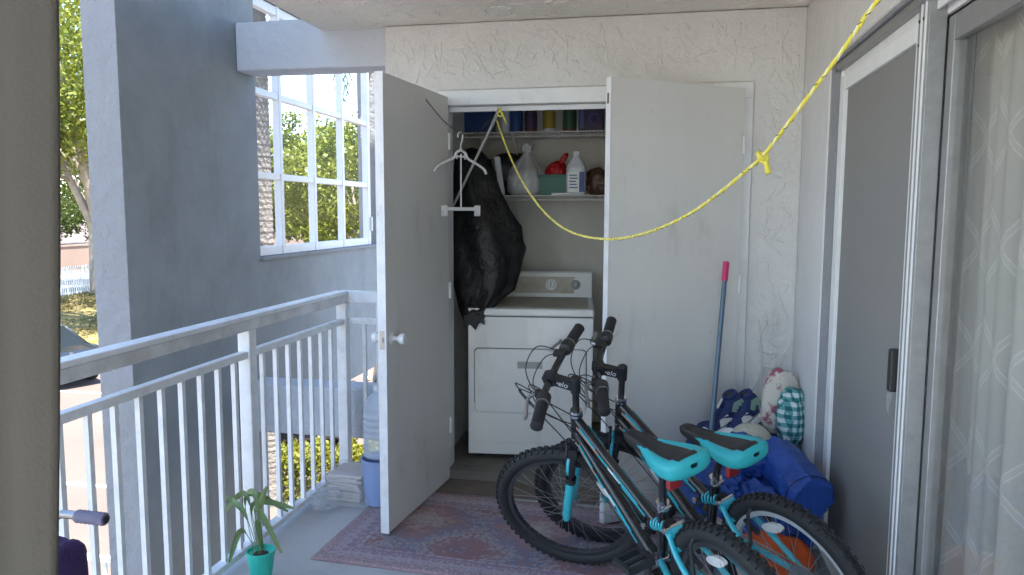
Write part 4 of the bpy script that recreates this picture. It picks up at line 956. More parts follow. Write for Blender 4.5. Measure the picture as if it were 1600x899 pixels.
m = MB(); m.blob((x,4.99,zu+.13), (.28,.15,.10), None, .1, 3, 2, 3, 8, .1); m.build('contents', 'navy', o, smooth=True)
o = MB().blob((-1.02,5.12,ZL+.15), (.36,.26,.30), None, .10, 2.4, 6, 2.6, 12, .12).build('dark_bundle', 'bin_bag', smooth=True); tag(o, 'dark bundle on the lower shelf behind the black bin bag', 'bundle')

# black bin bag on the dryer
bb = thing('bin_bag', 'big black bin bag slumped over the left corner of the dryer', 'bag')
bcx = at(757,370,'Y',4.62).x
bb.location = (bcx,4.60,1.01)
rg_ = []
prof = [(-.075,.02,-.01,-.215),(-.05,.06,-.01,-.21),(-.01,.085,-.01,-.19),(.03,.105,-.008,-.14),(.10,.165,0,-.03),(.22,.20,.005,0),(.36,.215,.0,.01),(.50,.20,-.015,.02),(.62,.165,-.04,.03),(.72,.15,-.07,.05),(.84,.14,-.09,.07),(.93,.10,-.10,.08),(.985,.05,-.10,.09),(1.0,.005,-.10,.09)]
for h_, r_, ox, oy in prof:
    ring = []
    for k in range(44):
        t = 6.283*k/44; q = 1+.10*math.sin(5*t+h_*5)+.06*math.sin(11*t+h_*17)+.10*noise.noise(Vector((math.cos(t)*2,math.sin(t)*2,h_*5)))
        sy_ = .8 if h_ > .05 else .45
        ring.append(Vector((ox+1.12*r_*q*math.cos(t),oy+r_*sy_*q*math.sin(t),h_+(.03*math.sin(4*t) if h_ < -.02 else 0))))
    rg_.append(ring)
m = MB(); m.loft(rg_); m.build('body', 'bin_bag', bb, smooth=True)
m = MB(); m.add([(-.07,-.232,-.045),(.05,-.232,-.04),(.065,-.236,-.10),(.03,-.236,-.085),(.005,-.238,-.135),(-.03,-.236,-.10),(-.06,-.236,-.12)],[tuple(range(7))]); o = m.build('bag_mouth', 'bin_bag', bb); o.modifiers.new('solid','SOLIDIFY').thickness = .004

# pole, chain, hanger
p0 = at(781,170,'Y',4.13); p1 = at(702,335,'Y',4.55)
pole = thing('pole', 'thin white pole slanting down from the closet head behind the clothes hanger', 'pole', tuple(p1))
m = MB(); m.tube([p0,p1], .0075, 10); m.build('rod', 'wire_white', pole); m = MB(); m.tube([p0,p0.lerp(p1,.14)], .0105, 10); m.build('sleeve', 'knob_grey', pole)
c0 = at(650,155,'Y',3.80); c1 = at(700,195,'Y',3.98); c2_ = at(738,212,'Y',4.05); c3_ = at(768,184,'Y',4.13)
c0.x = -1.22
ch = thing('chain', 'thin dark chain strung from the open closet door to the pole', 'chain', tuple(c3_))
cp_ = spline([c0,c1,c2_,c3_],26); nl = 56
lk = MB()
tot = [0]
for i in range(1,len(cp_)): tot.append(tot[-1]+(cp_[i]-cp_[i-1]).length)
for k in range(nl):
    d_ = tot[-1]*(k+.5)/nl; i = max(j for j in range(len(tot)) if tot[j] <= d_); i = min(i,len(cp_)-2); p = cp_[i].lerp(cp_[i+1],(d_-tot[i])/(tot[i+1]-tot[i])); tg = (cp_[i+1]-cp_[i]).normalized()
    sd_ = tg.cross(Vector((0,0,1))).normalized(); uu = sd_.cross(tg)
    if k%2: sd_ = uu
    hl = tot[-1]/nl*.68
    lk.tube([p+tg*hl*math.cos(a)+sd_*hl*.55*math.sin(a) for a in [6.283*q/8 for q in range(8)]], .0011, 4, closed=True)
lk.build('links', 'knob_grey' if False else 'rope_dark', ch)['kind'] = 'stuff'
hb = at(720,212,'Y',4.03)
hg = thing('clothes_hanger', 'white plastic clothes hanger with a lower clip bar hanging from the chain', 'hanger'); hg.location = hb; hg.rotation_euler.z = R(52)
m = MB(); m.tube(spline([(-.018,0,-.012),(-.02,0,.004),(-.006,0,.018),(.012,0,.008),(.010,0,-.02),(.0,0,-.05),(0,0,-.085)],6), .0042, 8); m.build('hook', 'trim_white', hg, smooth=True)
for s in (-1,1):
    m = MB(); m.tube(spline([(0,0,-.08),(s*.03,0,-.095),(s*.05,0,-.125),(s*.12,0,-.155),(s*.165,0,-.18),(s*.18,0,-.205)],6), [.0075]*31, 8); m.build('arm', 'trim_white', hg, smooth=True)
m = MB(); m.tube([(-.028,0,-.115),(.028,0,-.115)], .005, 8); m.tube([(-.028,0,-.085),(-.028,0,-.13)], .004, 8); m.tube([(.028,0,-.085),(.028,0,-.13)], .004, 8); m.build('yoke', 'trim_white', hg)
m = MB(); m.tube([(0,0,-.10),(0,0,-.40)], .0045, 8); m.build('stem', 'trim_white', hg)
MB().box((-.125,-.006,-.415), (.125,.006,-.395)).build('clip_bar', 'trim_white', hg, bevel=.003)
for s in (-1,1):
    m = MB(); m.box((s*.115-.013,-.013,-.445), (s*.115+.013,-.0065,-.385)); m.box((s*.115-.013,.0065,-.445), (s*.115+.013,.013,-.385)); m.build('clip', 'trim_white', hg, bevel=.002)

# yellow rope: hangs in the vertical plane between the pole end and the right wall
A_ = Vector((p0.x,p0.y)); B_ = Vector((.46,1.62)); nrm = Vector((-(B_-A_).y,(B_-A_).x)).normalized()
def on_plane(px, py):
    d = ray(px,py); t = ((A_-Vector((CAM.x,CAM.y))).dot(nrm))/(Vector((d.x,d.y)).dot(nrm)); return CAM+d*t
rp_px = [(775,184),(783,208),(798,247),(818,287),(842,322),(868,348),(895,364),(925,372),(960,374),(1000,367),(1040,353),(1085,330),(1130,297),(1165,268),(1192,244),(1230,195),(1270,142),(1310,88),(1345,38),(1372,0)]
rp = [on_plane(*q) for q in rp_px]; rp.append(Vector((.60,1.36,2.30))); rp.append(Vector((.722,1.15,2.52)))
rpp = spline(rp,10)
ya = thing('yellow_rope', 'yellow braided rope sagging across the balcony from the closet to the right wall', 'rope', tuple(rpp[0]))
L_ = [0]
for i in range(1,len(rpp)): L_.append(L_[-1]+(rpp[i]-rpp[i-1]).length)
def rope_at(d_):
    i = int(np.searchsorted(L_,d_))-1; i = max(0,min(i,len(rpp)-2)); f_ = (d_-L_[i])/max(1e-6,L_[i+1]-L_[i]); return rpp[i].lerp(rpp[i+1],f_),(rpp[i+1]-rpp[i]).normalized()
ST = int(L_[-1]/.006)
for s in range(4):
    m = MB(); P = []
    for k in range(ST+1):
        p, tg = rope_at(L_[-1]*k/ST); x = tg.cross(Vector((0,0,1))).normalized(); y = x.cross(tg); a = 6.283*(L_[-1]*k/ST)/.055+s*math.pi/2
        P.append(p+(x*math.cos(a)+y*math.sin(a))*.0027)
    m.tube(P, .0028, 5); m.build('strand', 'yellow_rope' if s != 2 else 'rope_light', ya, smooth=True)
fl = MB()
for k in range(int(L_[-1]/.0275)):
    d_ = .0275*k+.01
    if d_+.011 > L_[-1]: break
    P = []
    for q in range(4):
        p, tg = rope_at(d_+.0034*q); x = tg.cross(Vector((0,0,1))).normalized(); y = x.cross(tg); a = 6.283*(d_+.0034*q)/.055*-1+k*2.1
        P.append(p+(x*math.cos(a)+y*math.sin(a))*.0051)
    fl.tube(P, .0011, 4)
fl.build('flecks', 'rope_dark', ya)['kind'] = 'stuff'
kp = on_plane(1190,244); m = MB()
m.torus(kp, .011, .006, (.5,-.4,.6), 16, 8); m.torus(kp+Vector((.004,0,-.004)), .010, .006, (.3,.7,.3), 16, 8); m.tube([kp,kp+Vector((.012,0,-.018)),kp+Vector((.018,-.004,-.045))], [.006,.007,.008], 8); m.build('knot', 'yellow_rope', ya, smooth=True)
m = MB(); m.torus(p0+Vector((0,-.002,-.012)), .014, .005, (.6,.3,.6), 16, 8); m.torus(p0+Vector((0,0,-.03)), .013, .005, (.2,.9,.2), 16, 8); m.tube([p0,p0+Vector((.02,-.01,-.04)),p0+Vector((.04,-.01,-.085))], .0045, 8); m.build('knot', 'yellow_rope', ya, smooth=True)

# mop pole, cable
mt_ = at(1135,409,'Y',3.93); mb_ = at(1109,700,'Y',3.72); dirm = (mb_-mt_).normalized(); mfoot = mt_+dirm*((mt_.z-.012)/-dirm.z)
mp_ = thing('mop_handle', 'slim grey blue mop handle with a pink grip leaning on the ajar closet door', 'mop', tuple(mfoot))
m = MB(); m.tube([mfoot,mt_+dirm*.10], .0125, 12); m.build('shaft', 'mop_pole', mp_, smooth=True, auto=40); m = MB(); m.tube([mt_+dirm*.10,mt_+dirm*.004,mt_], [.0155,.0155,.011], 14); m.build('grip', 'pink_grip', mp_, smooth=True, auto=40)
m = MB(); m.blob((mfoot.x,mfoot.y,.045), (.24,.10,.085), None, .12, 3, 2, 3, 10, .2); m.build('mop_head', 'closet_wall', mp_, smooth=True)
cb = MB().tube(spline([at(1186,500,'Y',4.144),at(1190,560,'Y',4.14),at(1192,610,'Y',4.12),at(1200,650,'Y',4.05),at(1213,690,'Y',3.95)],6), .0022, 6).build('cable', 'wire_white', smooth=True); tag(cb, 'thin white cable running down the back wall into the corner pile', 'cable')

# ================================================================== BICYCLES
def text_mesh(body, size, depth=.0006):
    cu = bpy.data.curves.new('lettering', 'FONT'); cu.body = body; cu.size = size; cu.extrude = depth; cu.align_x = 'CENTER'; cu.align_y = 'CENTER'
    o = bpy.data.objects.new('lettering_source', cu); col.objects.link(o); bpy.context.view_layer.update()
    me = bpy.data.meshes.new_from_object(o.evaluated_get(bpy.context.evaluated_depsgraph_get())); bpy.data.objects.remove(o); bpy.data.curves.remove(cu); return me
def bicycle(label, loc, heading, lean, steer, rear_rim, drop=0):
    t = thing('bicycle', label, 'bicycle', group='mountain bikes parked side by side'); t.location = loc; t.rotation_euler = (-lean,0,heading); t.scale = (1.1,)*3
    r = .305; AF = Vector((.98,0,r)); ax = Vector((-.342,0,.94)); e1 = Vector((.94,0,.342)); L = Vector((0,1,0)); A0 = AF-.04*e1
    SM = Matrix.Translation(A0) @ Matrix.Rotation(steer,4,ax) @ Matrix.Translation(-A0)
    def wheel(name, c, xf, rim_m, rear):
        root = MB(xf); root.torus(c, .277, .0262, (0,1,0), 64, 12, 1.0)
        kn = MB(xf)
        for k in range(64):
            for lane, off in ((0,0),(-1,.5),(1,.5)):
                a = 6.2832*(k+off)/64; b = lane*.62; rad = Vector((math.cos(a),0,math.sin(a))); d = rad*math.cos(b)+L*math.sin(b); tg = Vector((-math.sin(a),0,math.cos(a)))
                kn.obox(c+rad*.277+d*.0277, (.013,.011 if lane else .013,.0075), Matrix((tg,tg.cross(d)*-1,d)).transposed())
        tw = root.build('wheel', 'black_rubber', t, smooth=True); ko = kn.build('tread', 'black_rubber', tw); ko['kind'] = 'stuff'
        m = MB(xf); m.lathe([(.236,-.006),(.238,-.0115),(.257,-.0125),(.2575,-.010),(.246,-.008),(.246,.008),(.2575,.010),(.257,.0125),(.238,.0115),(.236,.006),(.236,-.006)], c, (0,1,0), 64, cap=False); m.build('rim', rim_m, tw, smooth=True, auto=40)
        m = MB(xf); w_ = .062 if not rear else .065
        m.lathe([(.006,-w_),(.010,-w_),(.010,-.034),(.022,-.033),(.022,-.029),(.011,-.024),(.011,.024),(.022,.029),(.022,.033),(.010,.034),(.010,w_),(.006,w_)], c, (0,1,0), 18); m.build('hub', 'steel', tw, smooth=True, auto=40)
        m = MB(xf)
        for k in range(32):
            a = 6.2832*k/32; s = 1 if k%2 else -1; ha = a+(.55 if (k//2)%2 else -.55)
            m.tube([c+Vector((math.cos(ha)*.021,s*.031,math.sin(ha)*.021)), c+Vector((math.cos(a)*.237,0,math.sin(a)*.237))], .0011, 4)
        m.build('spokes', 'steel', tw)
        a = 2.75 if not rear else 1.25
        m = MB(xf); rad = Vector((math.cos(a),0,math.sin(a))); tg = Vector((-math.sin(a),0,math.cos(a)))
        rg_ = [[c+rad*(.195+.016*math.cos(q)*1.0)+tg*(.045*math.sin(q))+L*y for q in [6.2832*i/16 for i in range(16)]] for y in (-.006,.006)]
        m.loft(rg_); m.build('reflector', 'white_reflector', tw)
        if rear:
            m = MB()
            for k in range(6): m.lathe([(.028+.006*k,0),(.028+.006*k,.002)], c+Vector((0,-.036-.0045*(5-k),0)), (0,-1,0), 24)
            m.build('cassette', 'steel', tw)
        return tw
    wheel('front', AF, SM, 'rim_dark', False); wheel('rear', Vector((0,0,r)), None, rear_rim, True)
    # fork
    m = MB(SM)
    for s in (-1,1):
        top = A0+ax*.345+L*.05*s; bot = AF+L*.05*s-ax*.012
        mm = MB(SM); mm.tube([bot,bot.lerp(top,.06),bot.lerp(top,.60)], [.013,.0185,.0175], 12); mm.build('fork_leg', 'teal_paint', t, smooth=True, auto=50)
        m.tube([bot.lerp(top,.58),top], .0135, 10); m.tube([bot.lerp(top,.57),bot.lerp(top,.64)], .021, 12)
    m.bar(A0+ax*.352-L*.075, A0+ax*.352+L*.075, .035, .042, (-.342,0,.94))
    m.tube([A0+ax*.37,A0+ax*.46], .0135, 10); m.build('fork_crown', 'black_paint', t, smooth=True, auto=35)
    m = MB(SM); arch = [A0+ax*.23+L*.05*math.cos(a)+ax*.075*math.sin(a)+e1*.024 for a in [math.pi*k/12 for k in range(13)]]; m.tube(arch, .010, 8); m.build('brake_arch', 'teal_paint', t, smooth=True)
    m = MB(SM)
    for s in (-1,1): m.tube([A0+ax*.20+L*.045*s+e1*.03,A0+ax*.30+L*.032*s+e1*.035,A0+ax*.335+L*.012*s+e1*.035], .006, 6); m.bar(A0+ax*.262+L*.032*s+e1*.028-e1*.022,A0+ax*.262+L*.032*s+e1*.028+e1*.022,.012,.009)
    m.build('front_brake', 'black_plastic', t)
    # head, stem, bar
    m = MB(); m.tube([A0+ax*.372,A0+ax*.475], .0215, 14); ht = m.build('head_tube', 'black_paint', t, smooth=True, auto=40)
    for s_ in (.366,.478,.493): m = MB(); m.tube([A0+ax*s_,A0+ax*(s_+.010)], [.0235,.0215] if s_ != .478 else .0245, 16); m.build('headset_cup', 'chrome', ht, smooth=True, auto=40)
    BZ = .635; bc = A0+ax*(BZ-.005)+e1*.09
    m = MB(SM); m.tube([A0+ax*.48,A0+ax*.60], .0125, 12); m.tube([A0+ax*.585,A0+ax*.645,A0+ax*.650], [.0185,.0185,.012], 14); m.bar(A0+ax*.612,bc,.030,.034,(-.342,0,.94)); m.bar(bc-L*.024,bc+L*.024,.042,.042); stm_ = m.build('stem', 'black_plastic', t, smooth=True, auto=35)
    me = text_mesh('velo', .03); me.materials.append(MATS['white_decal'])
    o = bpy.data.objects.new('lettering', me); col.objects.link(o); o.parent = stm_
    c_ = (A0+ax*.612).lerp(bc,.52)+L*.0162; xd = -(bc-(A0+ax*.612)).normalized(); zd = L; yd = zd.cross(xd)
    o.matrix_local = SM @ (Matrix.Translation(c_) @ Matrix((xd,yd,zd)).transposed().to_4x4())
    m = MB(SM); bp_ = lambda y, dz=0, dx=0: bc+L*y+ax*dz+e1*dx
    m.tube(spline([bp_(-.295,.03,-.035),bp_(-.16,.03,-.02),bp_(-.09,.006,-.004),bp_(-.03),bp_(.03),bp_(.09,.006,-.004),bp_(.16,.03,-.02),bp_(.295,.03,-.035)],5), .0132, 10); m.build('handlebar', 'black_paint', t, smooth=True)
    for s in (-1,1):
        m = MB(SM); d = (bp_(s*.295,.03,-.035)-bp_(s*.16,.03,-.02)).normalized(); b0 = bp_(s*.185,.03,-.0225); pr_ = []
        P = [b0+d*(.0065*k) for k in range(18)]; m.tube(P, [.0200+(.0014 if k%2 else 0) for k in range(18)], 12); m.tube([P[-1],P[-1]+d*.005], [.022,.017], 12); m.build('grip', 'black_rubber', t, smooth=True, auto=50)
        m = MB(SM); m.tube([b0-d*.004,b0-d*.012,b0-d*.045,b0-d*.05], [.0235,.026,.0245,.017], 14); sh = m.build('shifter', 'black_plastic', t, smooth=True, auto=40); m = MB(SM); m.tube([b0-d*.0035,b0+d*.0005], .025, 14); m.build('shifter_ring', 'steel', sh)
        m = MB(SM); c0_ = b0-d*.062; m.obox(c0_+e1*.018-ax*.006, (.036,.028,.02), Matrix((e1,d,ax)).transposed()); m.build('lever_clamp', 'black_plastic', t, bevel=.003)
        m = MB(SM); m.tube(spline([c0_+e1*.03-ax*.006,c0_+e1*.055+d*.02-ax*.012,c0_+e1*.056+d*.06-ax*.018,c0_+e1*.05+d*.105-ax*.026,c0_+e1*.056+d*.115-ax*.028],5), [.0062]*21, 8); m.build('brake_lever', 'steel', t, smooth=True)
    # cables
    m = MB()
    W3 = lambda p: (SM @ p)
    hb_ = A0+ax*.43
    for s in (-1,1):
        b0 = bp_(s*.135,.026,-.016)
        m.tube(spline([W3(b0+e1*.02),W3(b0+e1*.10-L*s*.02+ax*.02),W3(bc+e1*.11+L*s*.05-ax*.02),W3(bc+e1*.05+L*s*.03-ax*.12),hb_+L*s*.026+e1*.01,hb_+L*s*.02-ax*.06-e1*.04],6), .0024, 6)
        m.tube(spline([W3(b0-L*s*.02),W3(b0+e1*.06-L*s*.05),W3(bc+e1*.075+L*s*.02-ax*.05),W3(bc+e1*.02+L*s*.03-ax*.14),hb_-ax*.02-L*s*.024],6), .0022, 6)
    m.tube(spline([W3(bp_(.13,.026,-.0)+e1*.03),W3(bc+e1*.11+L*.03-ax*.06),W3(A0+ax*.36+e1*.055),W3(A0+ax*.335+e1*.036+L*.012)],6), .0022, 6)
    m.build('cables', 'black_plastic', t, smooth=True)
    # main frame: hydroformed top and down tubes, gusset, seat tube
    BB = Vector((.385,0,.285)); T0 = A0+ax*.458; D0 = A0+ax*.395; TJ = Vector((.335,0,.475)); DJ = BB+Vector((.035,0,.05))
    def flat_tube(a, b, w0, h0, w1, h1, mname, pname, n=10, off=Vector((0,0,0))):
        d = (b-a).normalized(); up = L.cross(d)*-1; rg_ = []
        for i in range(n+1):
            f = i/n; c = a.lerp(b,f)+off; ww = w0+(w1-w0)*f; hh_ = h0+(h1-h0)*f
            rg_.append([c+L*ww*math.copysign(abs(math.cos(q))**.75,math.cos(q))+up*hh_*math.copysign(abs(math.sin(q))**.75,math.sin(q)) for q in [6.2832*k/16 for k in range(16)]])
        mm = MB(); mm.loft(rg_); return mm.build(pname, mname, t, smooth=True, auto=50)
    tt_ = flat_tube(T0,TJ,.017,.020,.016,.018,'black_paint','top_tube'); dt_ = flat_tube(D0,DJ,.020,.026,.022,.028,'black_paint','down_tube')
    for tube_, a, b, hw, wt in ((tt_,T0,TJ,.0172,.018),(dt_,D0,DJ,.0215,.022)):
        for s in (-1,1):
            for f0, f1, mm_, dz in ((.06,.34,'bronze_decal',.006),(.10,.30,'teal_paint',-.008),(.34,.46,'teal_paint',.004),(.46,.60,'white_decal',.004),(.52,.80,'teal_paint',-.006),(.62,.88,'teal_paint',.006)):
                d = (b-a).normalized(); up = L.cross(d)*-1
                p, q = a.lerp(b,f0)+L*s*(hw+.001)+up*dz, a.lerp(b,f1)+L*s*(hw+(.0025 if tube_ is dt_ else .0003))+up*(dz*.6)
                x_ = MB(); x_.bar(p,q,.0016,.0105,tuple(up)); x_.build('stripe', mm_, tube_)
    m = MB(); m.tube([Vector((.38,.026,.47)).lerp(Vector((.8,.024,.66)),f/6)+Vector((0,0,.028)) for f in range(7)], .002, 5); m.tube([Vector((.38,-.026,.47)).lerp(Vector((.8,-.024,.66)),f/6)+Vector((0,0,.03)) for f in range(7)], .002, 5); m.tube([Vector((.40,.030,.33)).lerp(Vector((.82,.026,.60)),f/6) for f in range(7)], .002, 5); m.build('frame_cables', 'black_plastic', t)
    m = MB(); m.tube([BB-L*.038,BB+L*.038], .024, 16); m.tube([BB,Vector((.295,0,.575))], .0175, 14); m.build('seat_tube', 'black_paint', t, smooth=True, auto=40)
    m = MB(); m.tube([Vector((.298,0,.562)),Vector((.292,0,.585))], .0215, 14); m.tube([Vector((.27,-.012,.574)),Vector((.268,.035,.574))], .004, 8); m.build('seat_clamp', 'chrome', t, smooth=True, auto=40)
    m = MB(); m.tube([Vector((.293,0,.58)),Vector((.245,0,.735-drop))], .0128, 12); m.obox((.24,0,.738-drop), (.05,.035,.02), rot3()); m.build('seat_post', 'black_paint', t, smooth=True, auto=40)
    # suspension: teal swingarm, shock with coil
    PV = Vector((.345,0,.36))
    m = MB()
    for s in (-1,1):
        m.tube(spline([PV+L*.02*s,Vector((.24,s*.045,.335)),Vector((.10,s*.058,.315)),Vector((0,s*.060,r))],5), .0115, 10); m.tube(spline([Vector((.255,s*.022,.495)),Vector((.17,s*.05,.44)),Vector((0,s*.060,r+.01))],5), .0095, 10); m.bar(Vector((-.018,s*.064,r-.02)),Vector((.018,s*.064,r+.025)),.006,.035)
    m.tube([Vector((.215,-.045,.465)),Vector((.215,.045,.465))], .0095, 10); m.tube([Vector((.235,0,.335)),Vector((.255,0,.495))], .011, 10); m.tube([Vector((.255,-.026,.495)),Vector((.255,.026,.495))], .018, 12); m.build('swingarm', 'teal_paint', t, smooth=True, auto=50)
    S0, S1 = Vector((.262,0,.51)), Vector((.385,0,.475)); m = MB(); coil = []
    dS = (S1-S0).normalized(); uS = L.cross(dS)
    for k in range(80): f = k/79; a = f*6.2832*5.5; coil.append(S0.lerp(S1,.15+.7*f)+L*.020*math.cos(a)+uS*.020*math.sin(a))
    m.tube(coil, .0036, 6); sh = m.build('shock_spring', 'teal_paint', t, smooth=True); m = MB(); m.tube([S0,S1], .011, 10); m.tube([S0.lerp(S1,.10),S0.lerp(S1,.15)], .025, 14); m.tube([S0.lerp(S1,.85),S0.lerp(S1,.9)], .025, 14); m.build('shock_body', 'black_plastic', sh, smooth=True, auto=40)
    for p in (S0,S1,PV): m = MB(); m.tube([p-L*.032,p+L*.032], .007, 10); m.tube([p+L*.03,p+L*.036], .011, 6); m.build('pivot_bolt', 'chrome', t)
    # rear brake, cranks, chain, pedals
    m = MB()
    for s in (-1,1): m.tube([Vector((.115,s*.05,.43)),Vector((.12,s*.04,.53)),Vector((.125,s*.012,.55))], .006, 6); m.bar(Vector((.09,s*.034,.47)),Vector((.145,s*.034,.50)),.012,.009)
    m.build('rear_brake', 'black_plastic', t)
    m = MB()
    for k, rr in enumerate((.085,.07,.055)): m.lathe([(rr-.016,0),(rr,0),(rr,.003),(rr-.016,.003),(rr-.016,0)], BB+Vector((0,-.052+.008*k,0)), (0,-1,0), 40, cap=False)
    m.lathe([(.02,0),(.075,.0),(.075,.002),(.02,.002)], BB+Vector((0,-.05,0)), (0,-1,0), 5); cs = m.build('chainring', 'steel', t)
    ca = R(-62); cv = Vector((math.cos(ca),0,math.sin(ca)))*.165
    for s in (-1,1):
        e = BB+cv*s*-1+L*s*.075; m = MB(); m.bar(BB+L*s*.058,e,.026,.014,(0,1,0)); m.build('crank', 'black_plastic', t, bevel=.004)
        m = MB(); pc = e+L*s*.055; 
        for yy in (-.042,.042): m.box((pc.x-.045,pc.y+yy-.006,pc.z-.011), (pc.x+.045,pc.y+yy+.006,pc.z+.011))
        for xx in (-.04,.04): m.box((pc.x+xx-.006,pc.y-.0358,pc.z-.011), (pc.x+xx+.006,pc.y+.0358,pc.z+.011))
        m.tube([e,e+L*s*.10], .008, 8); m.build('pedal', 'black_plastic', t)
    m = MB(); c = Vector((0,-.05,r)); b = BB+Vector((0,-.05,0)); m.tube([b+Vector((0,0,.07)),c+Vector((0,0,.045)),c+Vector((-.032,0,.03)),c+Vector((-.045,0,0)),c+Vector((-.03,0,-.035)),c+Vector((.01,0,-.075)),c+Vector((.04,0,-.10)),b+Vector((-.02,0,-.068))], .0035, 6); m.build('chain', 'steel', t)
    m = MB(); m.obox(c+Vector((.02,-.004,-.06)), (.03,.012,.11), rot3(0,-25)); m.build('derailleur', 'black_plastic', t, bevel=.003)
    # kickstand on the left
    tl = math.tan(lean); m = MB(); m.tube([Vector((.27,.03,.31)),Vector((.22,.075,.17)),Vector((.19,.115,.115*tl+.008))], [.008,.008,.007], 10); m.build('kickstand', 'black_paint', t, smooth=True)
    # saddle
    Z0 = .770-drop; sec = [(.425,.010,.004,.014),(.415,.021,.010,.024),(.39,.024,.016,.032),(.34,.028,.020,.036),(.29,.038,.022,.038),(.24,.057,.024,.042),(.19,.072,.027,.046),(.14,.078,.028,.048),(.108,.073,.025,.043),(.094,.058,.018,.034),(.087,.036,.010,.022),(.085,.012,.003,.010)]
    _a = spline([(q[0],q[1],q[2]) for q in sec],4); _b = spline([(q[3],0,0) for q in sec],4); SUB = 4
    sec = [(max(0,p.x),max(.004,p.y),max(.002,p.z),max(.006,q.x)) for p, q in zip(_a,_b)]
    rings = []; NS = 36
    for x, hw, up_, dn in sec:
        ring = []; sag = .010*((x-.26)/.16)**2
        for k in range(NS):
            q = 6.2832*k/NS; cy, cz = math.cos(q), math.sin(q)
            y = hw*math.copysign(abs(cy)**.8,cy); zt = (up_*abs(cz)**.8 if cz > 0 else -dn*abs(cz)**.6)
            if cz > .85: zt -= .006*(1 if .13 < x < .38 else 0)
            ring.append(Vector((x,y,Z0+zt+sag)))
        rings.append(ring)
    b_ = MB(); g_ = MB()
    for i in range(len(sec)-1):
        for k in range(NS):
            q_ = [rings[i][k],rings[i][(k+1)%NS],rings[i+1][(k+1)%NS],rings[i+1][k]]; ang = 360*(k+.5)/NS; j = i; i_ = i/SUB
            teal = i_ >= 8.4 or (i_ >= 4.9 and ((-45 < ang-360 or ang < 56) or (106 < ang < 225))) or (3.2 < i_ <= 4.9 and (ang < 56-26*(4.9-i_) or ang > 106+20*(4.9-i_) and ang < 225-30*(4.9-i_) or ang-360 > -45+30*(4.9-i_)))
            (g_ if teal else b_).add(q_,[(0,1,2,3)])
    b_.add(rings[0],[tuple(range(NS))]); g_.add(rings[-1],[tuple(range(NS))[::-1]])
    sdl = b_.build('saddle', 'black_plastic', t, smooth=True); g_.build('saddle_cover', 'teal_vinyl', sdl, smooth=True)
    m = MB()
    for s in (-1,1): m.tube(spline([(.37,s*.012,.748-drop),(.30,s*.020,.735-drop),(.22,s*.022,.735-drop),(.13,s*.028,.748-drop)],5), .0035, 6)
    m.build('saddle_rails', 'steel', sdl)
    m = MB(); m.obox((.205,0,.685-drop), (.02,.045,.042), rot3(0,-15)); m.tube([(.215,0,.685-drop),(.252,0,.70-drop)], .006, 8); m.build('rear_reflector', 'red_reflector', t, bevel=.004)
    return t
bicycle('teal and black mountain bike with dark rims, next to the open closet doors', (.345,2.30,0), R(125), R(14), R(45), 'rim_dark')
bicycle('teal and black mountain bike with a silver rear rim, next to the sliding screen', (.548,2.60,0), R(129.4), R(13.6), R(50), 'rim_silver', .045)

# ================================================================== CORNER PILE
def sack(name, label, c, size, rot, seed, m_='blue_tarp', amp=.05, p=3.4, crease=.12, cat='bag', group=None, res=14):
    t = thing(name, label, cat, tuple(c), group); m = MB(); m.blob(c, size, rot, amp, 2.2, seed, p, res, crease); m.build('body', m_, t, smooth=True, auto=38); return t
def pz(px, py, y): return at(px,py,'Y',y)
s1 = sack('storage_sack', 'big blue tarpaulin sack at the bottom of the corner pile', Vector((.44,3.70,.17)), (.50,.60,.34), rot3(0,0,8), 1, crease=.35, p=4.5, res=20)
rb_ = thing('blue_roll', 'blue rolled carry bag with a flat end on top of the pile', 'bag', (.57,3.34,.36))
ra_, rb2 = Vector((.545,3.52,.485)), Vector((.645,3.12,.42)); dv_ = (rb2-ra_).normalized(); xv = dv_.cross(Vector((0,0,1))).normalized(); yv = xv.cross(dv_); rg_ = []
for i in range(25):
    f = i/24; c = ra_.lerp(rb2,f); ring = []; k0 = .55 if i == 0 else (.9 if i == 24 else 1)
    for k in range(48):
        a = 6.2832*k/48; poly = 1/max(.72,math.cos(((a+.3)%(6.2832/7))-6.2832/14)); q = .104*(poly*.93)*(1+.05*noise.noise(Vector((math.cos(a)*2,math.sin(a)*2,f*3)))-.10*max(0,1-6*abs(noise.noise(Vector((math.cos(a)*2.2,math.sin(a)*2.2,f*5+3))))))*k0
        ring.append(c+xv*q*math.cos(a)+yv*q*.95*math.sin(a)+dv_*(.012*math.sin(3*a)*(f if f > .9 else 0)))
    rg_.append(ring)
m = MB(); m.loft(rg_); m.build('body', 'blue_tarp', rb_, smooth=True, auto=32)
m = MB(); m.tube([ra_.lerp(rb2,.93)+xv*.104*math.cos(a)+yv*.099*math.sin(a) for a in [6.2832*k/40 for k in range(40)]], .0025, 5, closed=True); m.build('seam', 'navy', rb_)
sack('blue_bag', 'blue folded bag in the middle of the pile under the roll', Vector((.50,3.22,.29)), (.27,.30,.26), rot3(10,14,38), 3, p=5, amp=.08, crease=.28, res=22)
sack('blue_bag', 'blue bag with dark printed leaves at the bicycle saddle', Vector((.27,3.34,.34)), (.31,.28,.28), rot3(0,-12,-12), 4, p=5, amp=.07, crease=.26, res=22)
sack('blue_pouch', 'small blue pouch wedged between the roll and the cream ball', Vector((.425,3.44,.49)), (.19,.20,.17), rot3(15,24,20), 5, p=4, amp=.08, crease=.3, res=18)
sack('orange_bag', 'bright orange bag on the floor behind the silver rimmed wheel', Vector((.48,3.04,.17)), (.36,.20,.26), rot3(0,8,20), 6, 'orange_cloth', .06, 2.6, .1)
rnd = random.Random(8); pm = MB()
